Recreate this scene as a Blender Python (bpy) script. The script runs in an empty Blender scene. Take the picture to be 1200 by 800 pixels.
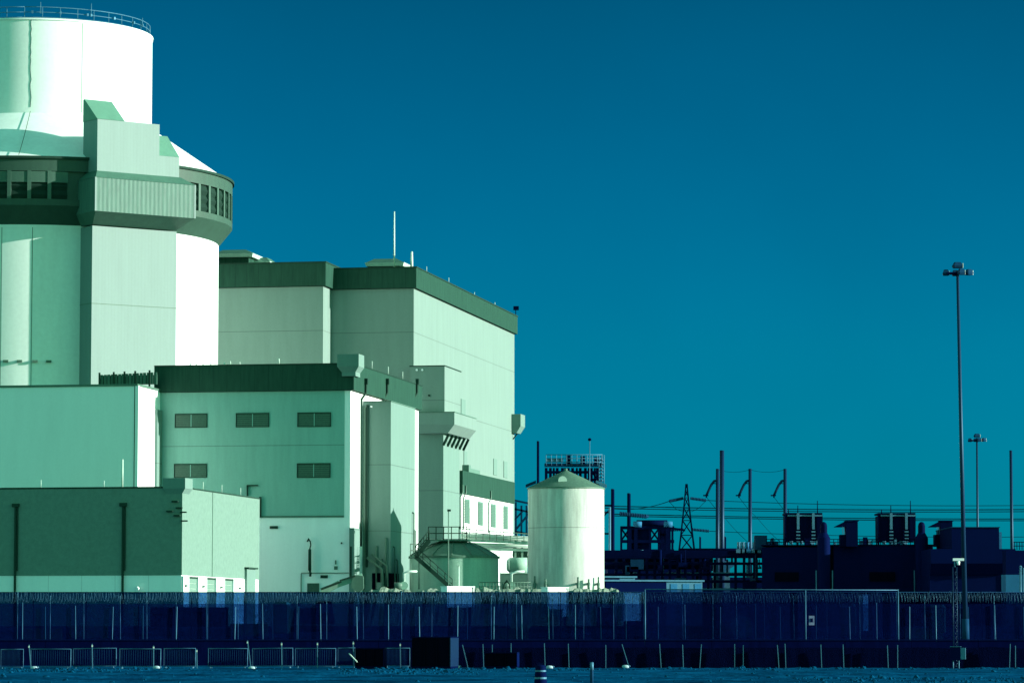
import bpy, math, random
import numpy as np
from mathutils import Vector, Matrix, noise

R = math.radians
rnd = random.Random(7)
scene = bpy.context.scene
COL = scene.collection

# ------------------------------------------------------------------ camera
F_PX = 4200.0                       # focal length for a 1200 pixel wide picture
EYE = 2.0
TH = math.atan(340.0 / F_PX)        # the camera looks slightly up
cd = bpy.data.cameras.new('camera'); cam = bpy.data.objects.new('camera', cd); COL.objects.link(cam)
cd.sensor_width = 36.0; cd.lens = F_PX / 1200 * 36.0
cd.clip_start = 1.0; cd.clip_end = 30000
cam.location = (0, 0, EYE); cam.rotation_euler = (math.pi / 2 + TH, 0, 0)
scene.camera = cam
CT, ST = math.cos(TH), math.sin(TH)


def at(px, py, Y):
    r = (px - 600) / F_PX; u = (400 - py) / F_PX
    t = Y / (CT - u * ST)
    return Vector((r * t, Y, EYE + (ST + u * CT) * t))


def zat(Y, py):
    return at(600, py, Y).z


def run_to(P, d, px, py):
    """length to go from plan point P along plan direction d until it shows at px (height near py)"""
    q = at(px, py, 1.0); r = q.x
    return (r * P[1] - P[0]) / (d[0] - r * d[1])


# ------------------------------------------------------------------ mesh builder
class Frame:
    def __init__(s, x, y, deg):
        a = R(deg); s.o = (x, y); s.u = (math.cos(a), math.sin(a)); s.v = (-math.sin(a), math.cos(a))

    def p(s, u, v, z):
        return Vector((s.o[0] + u * s.u[0] + v * s.v[0], s.o[1] + u * s.u[1] + v * s.v[1], z))


WORLD = Frame(0, 0, 0)


class MB:
    def __init__(s):
        s.v = []; s.f = []; s.sm = []

    def add(s, vs, fs, smooth=False):
        n = len(s.v); s.v += [tuple(v) for v in vs]
        s.f += [tuple(i + n for i in f) for f in fs]; s.sm += [smooth] * len(fs)
        return s

    def hexa(s, p):
        return s.add(p, [(0, 3, 2, 1), (4, 5, 6, 7), (0, 1, 5, 4), (1, 2, 6, 5), (2, 3, 7, 6), (3, 0, 4, 7)])

    def box(s, fr, u0, u1, v0, v1, z0, z1):
        return s.hexa([fr.p(u0, v0, z0), fr.p(u1, v0, z0), fr.p(u1, v1, z0), fr.p(u0, v1, z0),
                       fr.p(u0, v0, z1), fr.p(u1, v0, z1), fr.p(u1, v1, z1), fr.p(u0, v1, z1)])

    def loft(s, fr, a, b):
        """a, b = (u0,u1,v0,v1,z): two horizontal rectangles joined"""
        q = []
        for (u0, u1, v0, v1, z) in (a, b):
            q += [fr.p(u0, v0, z), fr.p(u1, v0, z), fr.p(u1, v1, z), fr.p(u0, v1, z)]
        return s.hexa(q)

    def prism(s, fr, prof, u0, u1):
        """profile of (v,z) points swept along u"""
        n = len(prof)
        vs = [fr.p(u0, v, z) for v, z in prof] + [fr.p(u1, v, z) for v, z in prof]
        fs = [tuple(range(n)), tuple(range(2 * n - 1, n - 1, -1))]
        fs += [((i + 1) % n, i, n + i, n + (i + 1) % n) for i in range(n)]
        return s.add(vs, fs)

    def cyl(s, p0, p1, r0, r1=None, n=10, smooth=True):
        r1 = r0 if r1 is None else r1
        p0 = Vector(p0); p1 = Vector(p1); d = (p1 - p0).normalized()
        a = d.orthogonal().normalized(); b = d.cross(a)
        vs = []
        for p, r in ((p0, r0), (p1, r1)):
            for i in range(n):
                t = 2 * math.pi * i / n
                vs.append(p + a * (r * math.cos(t)) + b * (r * math.sin(t)))
        m = len(s.v)
        s.add(vs, [(i, (i + 1) % n, n + (i + 1) % n, n + i) for i in range(n)], smooth)
        s.add([], [])
        s.f += [tuple(m + i for i in range(n - 1, -1, -1)), tuple(m + n + i for i in range(n))]; s.sm += [False, False]
        return s

    def bar(s, p0, p1, w, h=None):
        """square bar"""
        h = h or w
        p0 = Vector(p0); p1 = Vector(p1); d = (p1 - p0).normalized()
        up = Vector((0, 0, 1)) if abs(d.z) < .9 else Vector((1, 0, 0))
        a = d.cross(up).normalized() * (w / 2); b = a.cross(d).normalized() * (h / 2)
        return s.hexa([p0 - a - b, p0 + a - b, p0 + a + b, p0 - a + b, p1 - a - b, p1 + a - b, p1 + a + b, p1 - a + b])

    def tube(s, pts, r, n=6):
        """one continuous tube through the points"""
        P_ = [Vector(pts[0])]
        for p in pts[1:]:
            if (Vector(p) - P_[-1]).length > 1e-5: P_.append(Vector(p))
        if len(P_) < 2: return s
        m = len(s.v); a = None; k_ = len(P_)
        for i, p in enumerate(P_):
            d0 = (p - P_[i - 1]).normalized() if i else None
            d1 = (P_[i + 1] - p).normalized() if i < k_ - 1 else None
            d = d1 if d0 is None else d0 if d1 is None else (d0 + d1)
            d = d.normalized() if d.length > 1e-4 else d1
            if a is None: a = d.orthogonal().normalized()
            a = a - d * a.dot(d)
            a = a.normalized() if a.length > 1e-4 else d.orthogonal().normalized()
            b = d.cross(a)
            w = 1.0 if d0 is None or d1 is None else min(1.6, 1 / max(.3, d.dot(d1)))
            for q in range(n):
                t = 2 * math.pi * q / n
                s.v.append(tuple(p + (a * math.cos(t) + b * math.sin(t)) * (r * w)))
        for i in range(k_ - 1):
            for q in range(n):
                s.f.append((m + i * n + q, m + i * n + (q + 1) % n, m + (i + 1) * n + (q + 1) % n, m + (i + 1) * n + q)); s.sm.append(True)
        s.f.append(tuple(m + q for q in range(n - 1, -1, -1))); s.f.append(tuple(m + (k_ - 1) * n + q for q in range(n))); s.sm += [False, False]
        return s

    def lathe(s, c, prof, n=96, a0=0.0, a1=360.0, smooth=True, close=True):
        """prof (r,z) list swept round the axis c; angle 0 faces the camera, positive turns to +X"""
        full = abs(a1 - a0) >= 359.9
        m = n if full else n + 1
        vs = []
        for r, z in prof:
            for i in range(m):
                t = R(a0 + (a1 - a0) * i / n)
                vs.append((c[0] + r * math.sin(t), c[1] - r * math.cos(t), z))
        fs = []
        for k in range(len(prof) - 1):
            for i in range(n):
                j = (i + 1) % m
                fs.append((k * m + i, k * m + j, (k + 1) * m + j, (k + 1) * m + i))
        # own verts per profile segment keep the creases hard
        if smooth:
            for k in range(len(prof) - 1):
                seg = vs[k * m:(k + 2) * m]
                s.add(seg, [(i, (i + 1) % m, m + (i + 1) % m, m + i) for i in range(n)], True)
        else:
            s.add(vs, fs, False)
        return s

    def disc(s, c, r, z, n=64):
        vs = [(c[0] + r * math.sin(2 * math.pi * i / n), c[1] - r * math.cos(2 * math.pi * i / n), z) for i in range(n)]
        return s.add(vs, [tuple(range(n))])

    def build(s, name, mat, root=None, kind=None):
        me = bpy.data.meshes.new(name)
        loc = root_loc(root) if root else Vector((0, 0, 0))
        me.from_pydata([tuple(Vector(v) - loc) for v in s.v], [], s.f)
        me.polygons.foreach_set('use_smooth', s.sm)
        me.update()
        o = bpy.data.objects.new(name, me); COL.objects.link(o)
        me.materials.append(mat)
        if root: o.parent = root
        if kind: o['kind'] = kind
        return o


def root_loc(o):
    L = Vector((0, 0, 0))
    while o is not None:
        L += o.location; o = o.parent
    return L


def thing(name, label, cat, loc=(0, 0, 0), group=None):
    o = bpy.data.objects.new(name, None); COL.objects.link(o)
    o.empty_display_size = .5
    o.location = loc; o['label'] = label; o['category'] = cat
    if group: o['group'] = group
    return o


def copy_tree(o, parent=None):
    c = o.copy(); COL.objects.link(c)
    if parent: c.parent = parent
    for ch in list(o.children):
        copy_tree(ch, c)
    return c


# ------------------------------------------------------------------ materials
GA = -10.3                                   # the plant grid is turned against the view
GU = (math.cos(R(GA)), math.sin(R(GA))); GV = (-math.sin(R(GA)), math.cos(R(GA)))


def mat(name, col, rough=.7, metal=0.0, stain=.12, scale=.25, streak=True, rib=0.0, rib_depth=.04, joints=(), vjoint=0.0, jdark=.78, speck=.5, bump=.0, spec=.3, tint=None):
    m = bpy.data.materials.new(name); m.use_nodes = True
    nt = m.node_tree; N = nt.nodes; L = nt.links
    b = N['Principled BSDF']
    b.inputs['Roughness'].default_value = rough; b.inputs['Metallic'].default_value = metal
    b.inputs['Specular IOR Level'].default_value = spec
    if tint: b.inputs['Specular Tint'].default_value = (*tint, 1)
    geo = N.new('ShaderNodeNewGeometry')
    mp = N.new('ShaderNodeMapping'); L.new(geo.outputs['Position'], mp.inputs['Vector'])
    mp.inputs['Scale'].default_value = (1, 1, .12 if streak else 1)
    nz = N.new('ShaderNodeTexNoise'); L.new(mp.outputs[0], nz.inputs['Vector'])
    nz.inputs['Scale'].default_value = scale * 4; nz.inputs['Detail'].default_value = 6; nz.inputs['Roughness'].default_value = .62
    nz2 = N.new('ShaderNodeTexNoise'); L.new(geo.outputs['Position'], nz2.inputs['Vector'])
    nz2.inputs['Scale'].default_value = scale * 18; nz2.inputs['Detail'].default_value = 4
    sk = N.new('ShaderNodeMath'); sk.operation = 'MULTIPLY_ADD'; L.new(nz2.outputs[0], sk.inputs[0]); sk.inputs[1].default_value = speck; sk.inputs[2].default_value = .5 - .5 * speck
    av = N.new('ShaderNodeMath'); av.operation = 'ADD'; L.new(nz.outputs[0], av.inputs[0]); L.new(sk.outputs[0], av.inputs[1])
    mr = N.new('ShaderNodeMapRange'); L.new(av.outputs[0], mr.inputs[0])
    mr.inputs[1].default_value = .7; mr.inputs[2].default_value = 1.3
    mr.inputs[3].default_value = 1 - stain; mr.inputs[4].default_value = 1 + stain
    val = mr.outputs[0]
    sep = None

    def sepz():
        nonlocal sep
        if sep is None:
            sep = N.new('ShaderNodeSeparateXYZ'); L.new(geo.outputs['Position'], sep.inputs[0])
        return sep.outputs[2]

    for zj in joints:
        sb = N.new('ShaderNodeMath'); sb.operation = 'SUBTRACT'; L.new(sepz(), sb.inputs[0]); sb.inputs[1].default_value = zj
        ab = N.new('ShaderNodeMath'); ab.operation = 'ABSOLUTE'; L.new(sb.outputs[0], ab.inputs[0])
        gt = N.new('ShaderNodeMath'); gt.operation = 'GREATER_THAN'; L.new(ab.outputs[0], gt.inputs[0]); gt.inputs[1].default_value = .045
        mm = N.new('ShaderNodeMapRange'); L.new(gt.outputs[0], mm.inputs[0]); mm.inputs[3].default_value = .62; mm.inputs[4].default_value = 1
        mu = N.new('ShaderNodeMath'); mu.operation = 'MULTIPLY'; L.new(val, mu.inputs[0]); L.new(mm.outputs[0], mu.inputs[1]); val = mu.outputs[0]
    run = None
    if rib or vjoint:
        dp = N.new('ShaderNodeVectorMath'); dp.operation = 'DOT_PRODUCT'; L.new(geo.outputs['Position'], dp.inputs[0])
        dp.inputs[1].default_value = (GU[0] + GV[0], GU[1] + GV[1], 0); run = dp.outputs['Value']
    if vjoint:
        dv = N.new('ShaderNodeMath'); dv.operation = 'DIVIDE'; L.new(run, dv.inputs[0]); dv.inputs[1].default_value = vjoint
        fr = N.new('ShaderNodeMath'); fr.operation = 'FRACT'; L.new(dv.outputs[0], fr.inputs[0])
        gt = N.new('ShaderNodeMath'); gt.operation = 'GREATER_THAN'; L.new(fr.outputs[0], gt.inputs[0]); gt.inputs[1].default_value = .07 / vjoint
        mm = N.new('ShaderNodeMapRange'); L.new(gt.outputs[0], mm.inputs[0]); mm.inputs[3].default_value = jdark; mm.inputs[4].default_value = 1
        mu = N.new('ShaderNodeMath'); mu.operation = 'MULTIPLY'; L.new(val, mu.inputs[0]); L.new(mm.outputs[0], mu.inputs[1]); val = mu.outputs[0]
    vm = N.new('ShaderNodeVectorMath'); vm.operation = 'SCALE'; vm.inputs[0].default_value = col
    L.new(val, vm.inputs['Scale']); L.new(vm.outputs[0], b.inputs['Base Color'])
    h = None
    if rib:
        dv = N.new('ShaderNodeMath'); dv.operation = 'MULTIPLY'; L.new(run, dv.inputs[0]); dv.inputs[1].default_value = 2 * math.pi / rib
        sn = N.new('ShaderNodeMath'); sn.operation = 'SINE'; L.new(dv.outputs[0], sn.inputs[0])
        ms = N.new('ShaderNodeMath'); ms.operation = 'MULTIPLY'; L.new(sn.outputs[0], ms.inputs[0]); ms.inputs[1].default_value = rib_depth
        h = ms.outputs[0]
    if bump:
        ms = N.new('ShaderNodeMath'); ms.operation = 'MULTIPLY'; L.new(nz2.outputs[0], ms.inputs[0]); ms.inputs[1].default_value = bump
        if h:
            ad = N.new('ShaderNodeMath'); ad.operation = 'ADD'; L.new(h, ad.inputs[0]); L.new(ms.outputs[0], ad.inputs[1]); h = ad.outputs[0]
        else:
            h = ms.outputs[0]
    if h:
        bp = N.new('ShaderNodeBump'); bp.inputs['Strength'].default_value = 1; bp.inputs['Distance'].default_value = 1
        L.new(h, bp.inputs['Height']); L.new(bp.outputs[0], b.inputs['Normal'])
    return m


def mesh_mat(name, tint, col, cover, scale=60):
    """see-through woven mesh: what is not thread lets tinted light through"""
    m = bpy.data.materials.new(name); m.use_nodes = True
    nt = m.node_tree; N = nt.nodes; L = nt.links
    for n in list(N):
        if n.type != 'OUTPUT_MATERIAL': N.remove(n)
    out = [n for n in N if n.type == 'OUTPUT_MATERIAL'][0]
    tr = N.new('ShaderNodeBsdfTransparent'); tr.inputs[0].default_value = (*tint, 1)
    df = N.new('ShaderNodeBsdfDiffuse'); df.inputs[0].default_value = (*col, 1)
    mx = N.new('ShaderNodeMixShader')
    geo = N.new('ShaderNodeNewGeometry')
    nz = N.new('ShaderNodeTexNoise'); L.new(geo.outputs['Position'], nz.inputs['Vector']); nz.inputs['Scale'].default_value = 3.5; nz.inputs['Detail'].default_value = 8; nz.inputs['Roughness'].default_value = .75
    mr = N.new('ShaderNodeMapRange'); L.new(nz.outputs[0], mr.inputs[0]); mr.inputs[1].default_value = .3; mr.inputs[2].default_value = .7
    mr.inputs[3].default_value = cover - .22; mr.inputs[4].default_value = min(1, cover + .22)
    L.new(mr.outputs[0], mx.inputs[0]); L.new(tr.outputs[0], mx.inputs[1]); L.new(df.outputs[0], mx.inputs[2]); L.new(mx.outputs[0], out.inputs[0])
    return m


ZJ = lambda Y, *ys: [zat(Y, y) for y in ys]
M = {}
M['shield'] = mat('white_concrete', (.68, .78, .73), .75, stain=.10, scale=.12)
M['ring'] = mat('painted_band', (.028, .075, .053), .6, stain=.18, rib=0)
M['ring_light'] = mat('painted_mullion', (.05, .115, .085), .6)
M['louvre'] = mat('louvre_dark', (.014, .036, .027), .6, stain=.2, spec=.02)
M['shaft'] = mat('shaft_siding', (.165, .255, .235), .6, stain=.06, vjoint=.62, jdark=.93)
M['hood'] = mat('hood_siding', (.06, .148, .115), .6, stain=.26, scale=1.0, rib=.8, rib_depth=.008)
M['hood_plain'] = mat('hood_roof_sheet', (.10, .25, .18), .6, stain=.1)
M['hood_dark'] = mat('hood_soffit', (.05, .14, .10), .6, stain=.2)
M['white_wall'] = mat('pale_precast', (.80, .88, .84), .8, stain=.05)
M['white_band'] = mat('pale_precast_base', (.80, .88, .84), .8, stain=.05, vjoint=3.2)
M['low_siding'] = mat('low_block_siding', (.137, .228, .19), .65, stain=.14, scale=.6, streak=False, spec=.02)
M['mid_siding'] = mat('mid_block_siding', (.19, .41, .35), .65, stain=.12, scale=.4, joints=ZJ(376, 521.5))
M['fascia'] = mat('dark_fascia', (.021, .066, .047), .6, stain=.25, scale=.8, vjoint=1.5, spec=.02)
M['tower'] = mat('tower_precast', (.125, .22, .188), .8, stain=.09, joints=ZJ(388, 548, 624))
M['turbine'] = mat('turbine_siding', (.155, .24, .21), .65, stain=.09, joints=ZJ(452, 389, 470))
M['turbine_dark'] = mat('turbine_upper_siding', (.09, .19, .15), .65, stain=.08)
M['dark_trim'] = mat('dark_trim', (.02, .05, .037), .5, spec=.02)
M['pale_trim'] = mat('pale_trim', (.45, .62, .54), .6)
M['window'] = mat('dark_glazing', (.03, .09, .065), .35, stain=.3, scale=1.2, streak=False)
M['tank_low'] = mat('grey_tank_plate', (.25, .43, .33), .6, stain=.22, scale=.35)
M['tank_tall'] = mat('pale_tank_shell', (.44, .50, .44), .7, stain=.40, scale=.42, speck=.2, joints=ZJ(380, 619))
M['tank_roof'] = mat('tank_roof', (.07, .155, .11), .6, stain=.3, scale=1)
M['green_steel'] = mat('green_painted_steel', (.07, .15, .11), .5, stain=.2)
M['pale_steel'] = mat('pale_steel', (.5, .65, .56), .45, stain=.1)
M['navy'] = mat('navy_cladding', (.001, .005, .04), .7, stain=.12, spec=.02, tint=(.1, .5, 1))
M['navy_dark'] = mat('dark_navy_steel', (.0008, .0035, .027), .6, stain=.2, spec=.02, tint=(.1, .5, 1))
M['blue_steel'] = mat('blue_grey_steel', (.006, .036, .085), .5, stain=.2, spec=.02, tint=(.1, .5, 1))
M['razor'] = mat('razor_ribbon', (.05, .14, .22), .35, stain=.95, scale=4, streak=False, tint=(.15, .6, .9))  # strong tone noise paints glints on some bits of the coil
M['mast'] = mat('mast_steel', (.006, .026, .065), .45, stain=.1, tint=(.15, .6, .9))
M['barricade_tube'] = mat('barricade_tube', (.035, .11, .18), .4, stain=.3, scale=2, tint=(.15, .6, .9))
M['door'] = mat('roller_door_paint', (.13, .23, .185), .6, stain=.06)
M['sack'] = mat('sack_cloth', (.3, .45, .5), .8, stain=.3, scale=3, streak=False)
M['pole'] = mat('pole_steel', (.004, .016, .05), .4, stain=.1, tint=(.15, .6, .9))
M['clod'] = mat('clod_dirt', (.0015, .045, .10), .95, stain=.4, scale=1, spec=0, streak=False)
M['galv'] = mat('galvanised_steel', (.06, .17, .25), .4, stain=.2, tint=(.15, .6, .9))
M['teal'] = mat('teal_cladding', (.02, .13, .25), .6, stain=.15, tint=(.1, .5, 1))
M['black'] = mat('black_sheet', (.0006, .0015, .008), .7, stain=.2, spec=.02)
M['white_box'] = mat('white_enamel', (.8, .85, .85), .5, stain=.08, scale=1.5, streak=False)
M['wire'] = mat('conductor', (.001, .055, .09), .5, stain=.0, spec=.02)
M['silt'] = mat('silt_fabric', (.001, .003, .022), .8, stain=.35, scale=1.0, bump=.15, spec=0)
M['barrier'] = mat('barrier_concrete', (.001, .003, .03), .85, stain=.3, scale=.6, spec=0)
M['dirt'] = mat('gravel', (.34, .48, .37), .9, stain=.35, scale=1.0, streak=False, bump=.5)
M['fence_screen'] = mesh_mat('blue_windscreen', (.034, .12, .255), (.001, .003, .035), .27)
M['razor_zone'] = mesh_mat('chain_link_blue', (.55, .75, .92), (.003, .012, .08), .25)
M['barricade_mesh'] = mesh_mat('barricade_mesh', (.45, .6, .8), (.002, .008, .07), .45)

# ground
g = bpy.data.materials.new('blue_dirt'); g.use_nodes = True
nt = g.node_tree; N = nt.nodes; L = nt.links; b = N['Principled BSDF']
b.inputs['Roughness'].default_value = .95; b.inputs['Specular IOR Level'].default_value = .0
geo = N.new('ShaderNodeNewGeometry')
mp = N.new('ShaderNodeMapping'); mp.inputs['Scale'].default_value = (.5, .3, 1); L.new(geo.outputs['Position'], mp.inputs[0])
n1 = N.new('ShaderNodeTexNoise'); n1.inputs['Scale'].default_value = 1.0; n1.inputs['Detail'].default_value = 8; n1.inputs['Roughness'].default_value = .7; L.new(mp.outputs[0], n1.inputs['Vector'])
cr = N.new('ShaderNodeValToRGB'); L.new(n1.outputs[0], cr.inputs[0])
cr.color_ramp.elements[0].position = .30; cr.color_ramp.elements[0].color = (.0005, .026, .08, 1)
cr.color_ramp.elements[1].position = .68; cr.color_ramp.elements[1].color = (.002, .096, .21, 1)
n3 = N.new('ShaderNodeTexNoise'); n3.inputs['Scale'].default_value = .12; n3.inputs['Detail'].default_value = 7; n3.inputs['Roughness'].default_value = .68; L.new(geo.outputs['Position'], n3.inputs['Vector'])
mr3 = N.new('ShaderNodeMapRange'); L.new(n3.outputs[0], mr3.inputs[0]); mr3.inputs[1].default_value = .36; mr3.inputs[2].default_value = .58; mr3.inputs[3].default_value = .45; mr3.inputs[4].default_value = 1.05
vs3 = N.new('ShaderNodeVectorMath'); vs3.operation = 'SCALE'; L.new(cr.outputs[0], vs3.inputs[0]); L.new(mr3.outputs[0], vs3.inputs['Scale'])
L.new(vs3.outputs[0], b.inputs['Base Color'])
n2 = N.new('ShaderNodeTexNoise'); n2.inputs['Scale'].default_value = 3.0; n2.inputs['Detail'].default_value = 6; L.new(geo.outputs['Position'], n2.inputs['Vector'])
bp = N.new('ShaderNodeBump'); bp.inputs['Distance'].default_value = .07; bp.inputs['Strength'].default_value = .8
L.new(n2.outputs[0], bp.inputs['Height']); L.new(bp.outputs[0], b.inputs['Normal'])
M['ground'] = g

# ------------------------------------------------------------------ light
SUN_EL, SUN_B = 12.5, 7.5                     # the sun stands to the right, a little on the camera's side
sd = Vector((math.cos(R(SUN_B)) * math.cos(R(SUN_EL)), -math.sin(R(SUN_B)) * math.cos(R(SUN_EL)), math.sin(R(SUN_EL))))
sl = bpy.data.lights.new('sun', 'SUN'); sl.energy = 5.0; sl.angle = R(.5); sl.color = (1, .97, .90)
so = bpy.data.objects.new('sun', sl); COL.objects.link(so); so.rotation_euler = sd.to_track_quat('Z', 'Y').to_euler()

w = bpy.data.worlds.new('World'); scene.world = w; w.use_nodes = True
nt = w.node_tree; N = nt.nodes; L = nt.links
bg = N['Background']; bg.inputs[1].default_value = .10
sky = N.new('ShaderNodeTexSky'); sky.sky_type = 'NISHITA'; sky.sun_disc = False
sky.sun_elevation = R(SUN_EL); sky.sun_rotation = R(90 + SUN_B)
sky.air_density = 1.0; sky.dust_density = .3; sky.ozone_density = 3.0
tc = N.new('ShaderNodeTexCoord'); sp = N.new('ShaderNodeSeparateXYZ'); L.new(tc.outputs['Generated'], sp.inputs[0])
# tint of the clear northern sky by elevation (teal near the horizon, deep blue higher up)
rp = N.new('ShaderNodeValToRGB'); mrz = N.new('ShaderNodeMapRange'); L.new(sp.outputs[2], mrz.inputs[0])
mrz.inputs[1].default_value = 0; mrz.inputs[2].default_value = .2
L.new(mrz.outputs[0], rp.inputs[0])
e = rp.color_ramp.elements
SKY_T = [(0.0, (.000, .325, .66)), (.40, (.000, .28, .465)), (.86, (.000, .19, .285)), (1.0, (.000, .157, .247))]
e[0].position = 0; e[0].color = (*SKY_T[0][1], 1); e[1].position = 1; e[1].color = (*SKY_T[-1][1], 1)
for p_, c_ in SKY_T[1:-1]:
    k = e.new(p_); k.color = (*c_, 1)
# unseen rest of the dome, made paler and greener to fill shaded fronts
BACK_FILL = (.74, 1.74, .90)
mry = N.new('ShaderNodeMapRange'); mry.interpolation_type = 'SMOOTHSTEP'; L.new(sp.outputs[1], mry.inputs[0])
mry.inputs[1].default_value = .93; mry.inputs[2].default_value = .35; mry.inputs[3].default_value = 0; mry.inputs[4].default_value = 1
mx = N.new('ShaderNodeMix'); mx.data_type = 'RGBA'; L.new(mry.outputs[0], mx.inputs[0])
L.new(rp.outputs[0], mx.inputs[6]); mx.inputs[7].default_value = (*BACK_FILL, 1)
ml = N.new('ShaderNodeMix'); ml.data_type = 'RGBA'; ml.blend_type = 'MULTIPLY'; ml.inputs[0].default_value = 1
hz = N.new('ShaderNodeTexNoise'); hz.inputs['Scale'].default_value = 9; hz.inputs['Detail'].default_value = 5; L.new(tc.outputs['Generated'], hz.inputs['Vector'])
hr_ = N.new('ShaderNodeMapRange'); L.new(hz.outputs[0], hr_.inputs[0]); hr_.inputs[1].default_value = .25; hr_.inputs[2].default_value = .75; hr_.inputs[3].default_value = .93; hr_.inputs[4].default_value = 1.07
hv = N.new('ShaderNodeVectorMath'); hv.operation = 'SCALE'; L.new(sky.outputs[0], hv.inputs[0]); L.new(hr_.outputs[0], hv.inputs['Scale'])
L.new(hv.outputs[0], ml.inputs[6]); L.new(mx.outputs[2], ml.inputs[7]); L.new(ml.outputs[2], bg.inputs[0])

scene.view_settings.view_transform = 'Standard'; scene.view_settings.look = 'None'
scene.view_settings.exposure = 1.0; scene.view_settings.gamma = 1; scene.view_settings.use_curve_mapping = False
scene.render.engine = 'CYCLES'
cy = scene.cycles
cy.max_bounces = 6; cy.diffuse_bounces = 3; cy.transparent_max_bounces = 24; cy.caustics_reflective = False; cy.caustics_refractive = False
cy.use_denoising = True

GRADE = 2.5

# ------------------------------------------------------------------ ground
def ground_z(x, y):
    t = min(1, max(0, (y - 262) / 40)); t = t * t * (3 - 2 * t)
    z = GRADE * t
    if 120 < y < 216 and abs(x) < 45:
        e_ = min(1, (216 - y) / 6, (y - 120) / 10, (45 - abs(x)) / 6)
        q = noise.noise((x * .12, y * .05, 0)) * .05 + noise.noise((x * .7, y * .4, 3)) * .03 + noise.noise((x * 1.9, y * 1.5, 5)) * .02
        rut = math.sin(y * .55 + .8 * math.sin(x * .05) + x * .03)
        mk = max(0, min(1, (noise.noise((x * .05, y * .035, 12)) + .12) * 3.5))
        q += mk * (.06 * noise.noise((x * .9, y * .7, 21)) + .07 * noise.noise((x * 2.4, y * 1.9, 23)) - .03)
        q += -.08 * max(0, rut - .55) / .45 * (.5 + noise.noise((x * .3, y * .1, 9)))
        z += q * e_
    return z


xs = [-9000, -3000, -1000, -400, -200, -110, -70, -50] + list(np.arange(-45, 45.01, .32)) + [50, 70, 110, 200, 400, 1000, 3000, 9000]
ys = [-500, -100, 20, 70, 100, 120] + list(np.arange(124, 216.1, .42)) + [220, 230, 240, 250, 258] + list(np.arange(262, 303, 4)) + [320, 360, 420, 500, 650, 900, 1400, 2500, 5000, 12000]
mb = MB(); nx = len(xs)
mb.add([(x, y, ground_z(x, y)) for y in ys for x in xs],
       [(j * nx + i, j * nx + i + 1, (j + 1) * nx + i + 1, (j + 1) * nx + i) for j in range(len(ys) - 1) for i in range(nx - 1)], True)
mb.build('ground', M['ground'], None, 'structure')

# gravel berm in front of the tanks
def berm(px0, px1, Y, crest, seed, rough):
    p0 = at(px0, 740, Y); p1 = at(px1, 740, Y)
    n = 110; rows = []
    prof = [(-9, 0), (-6, .35), (-3, .78), (-1, 1), (1, 1), (3, .8), (7, .3), (10, 0)]
    vs = []
    for i in range(n + 1):
        t = i / n; x = p0.x + (p1.x - p0.x) * t
        px = px0 + (px1 - px0) * t
        top = zat(Y, crest(px)); end = min(1, t / .05, (1 - t) / .03)
        for k, (dy, hh) in enumerate(prof):
            z = GRADE - .3 + (top - GRADE + .3) * hh * end
            if 0 < k < 7:
                z += rough * noise.noise((x * 1.1, dy * .8, seed)) * hh + rough * .6 * noise.noise((x * 3.1, dy * 2.1, seed + 2)) * hh
            vs.append((x, Y + dy, z))
    m = len(prof)
    return MB().add(vs, [(i * m + k, (i + 1) * m + k, (i + 1) * m + k + 1, i * m + k + 1) for i in range(n) for k in range(m - 1)], False)


def crest(px):
    if px < 500: return 691.5 - 2.5 * math.exp(-((px - 455) / 18) ** 2)
    return 690.5
berm(418, 734, 318, crest, 4, .35).build('gravel_berm', M['dirt'], None, 'structure')

# ================================================================== reactor shield building
RY = 436.0
C0 = at(44, 250, RY)
S_ = RY / F_PX
RT, RS, RR = 133 * S_, 213 * S_, 229 * S_
z_ = lambda y: zat(RY, y)


def phi_at(px, py, Rr):
    ph = 0.0
    for _ in range(30):
        q = at(px, py, RY - Rr * math.cos(ph)); ph = math.asin(max(-1, min(1, (q.x - C0.x) / Rr)))
    return math.degrees(ph)

reactor = thing('reactor_building', 'huge white cylindrical reactor shield building with water tank on its conical roof', 'reactor building', (C0.x, C0.y, GRADE))
MB().lathe(C0, [(RS, GRADE - .5), (RS, z_(287))], 160).build('shield_wall', M['shield'], reactor)
rb = MB().lathe(C0, [(RS - .1, z_(288)), (RR, z_(267)), (RR, z_(260)), (RR - .35, z_(260)), (RR - .35, z_(229)), (RR, z_(229)), (RR, z_(214)), (RR - .6, z_(213))], 160)
ring = rb.build('air_inlet_band', M['ring'], reactor)
MB().lathe(C0, [(RR + .02, z_(215.5)), (RR + .22, z_(215.5)), (RR + .22, z_(212.6)), (RR - .5, z_(212.6))], 160).build('band_lip', M['dark_trim'], reactor)
# louvres between mullions
k = 0
phi = -62.0
while phi < 100:
    if not (14 < phi + 2.8 < 53):
        MB().lathe(C0, [(RR - .30, z_(259.5)), (RR - .12, z_(255)), (RR - .30, z_(250)), (RR - .12, z_(245.5)), (RR - .30, z_(241)), (RR - .12, z_(236)), (RR - .30, z_(230))] if phi > 14 else [(RR - .30, z_(259.5)), (RR - .12, z_(255)), (RR - .30, z_(250)), (RR - .12, z_(245.5)), (RR - .30, z_(242))], 3, phi + .55, phi + 5.05, False).build('louvre', M['louvre'], ring)
        if phi < 14: MB().lathe(C0, [(RR - .25, z_(242)), (RR - .06, z_(241.5)), (RR - .06, z_(229.5))], 3, phi + .4, phi + 5.2, False).build('inlet_panel', M['ring_light'], ring)
        m_ = MB()
        for ds in (0,):
            a_ = R(phi); fr = Frame(C0.x, C0.y, phi)
            m_.box(fr, -.22, .22, -RR - .02, -RR + .3, z_(260), z_(229))
        m_.build('mullion', M['ring_light'], ring)
    phi += 5.6
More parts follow.
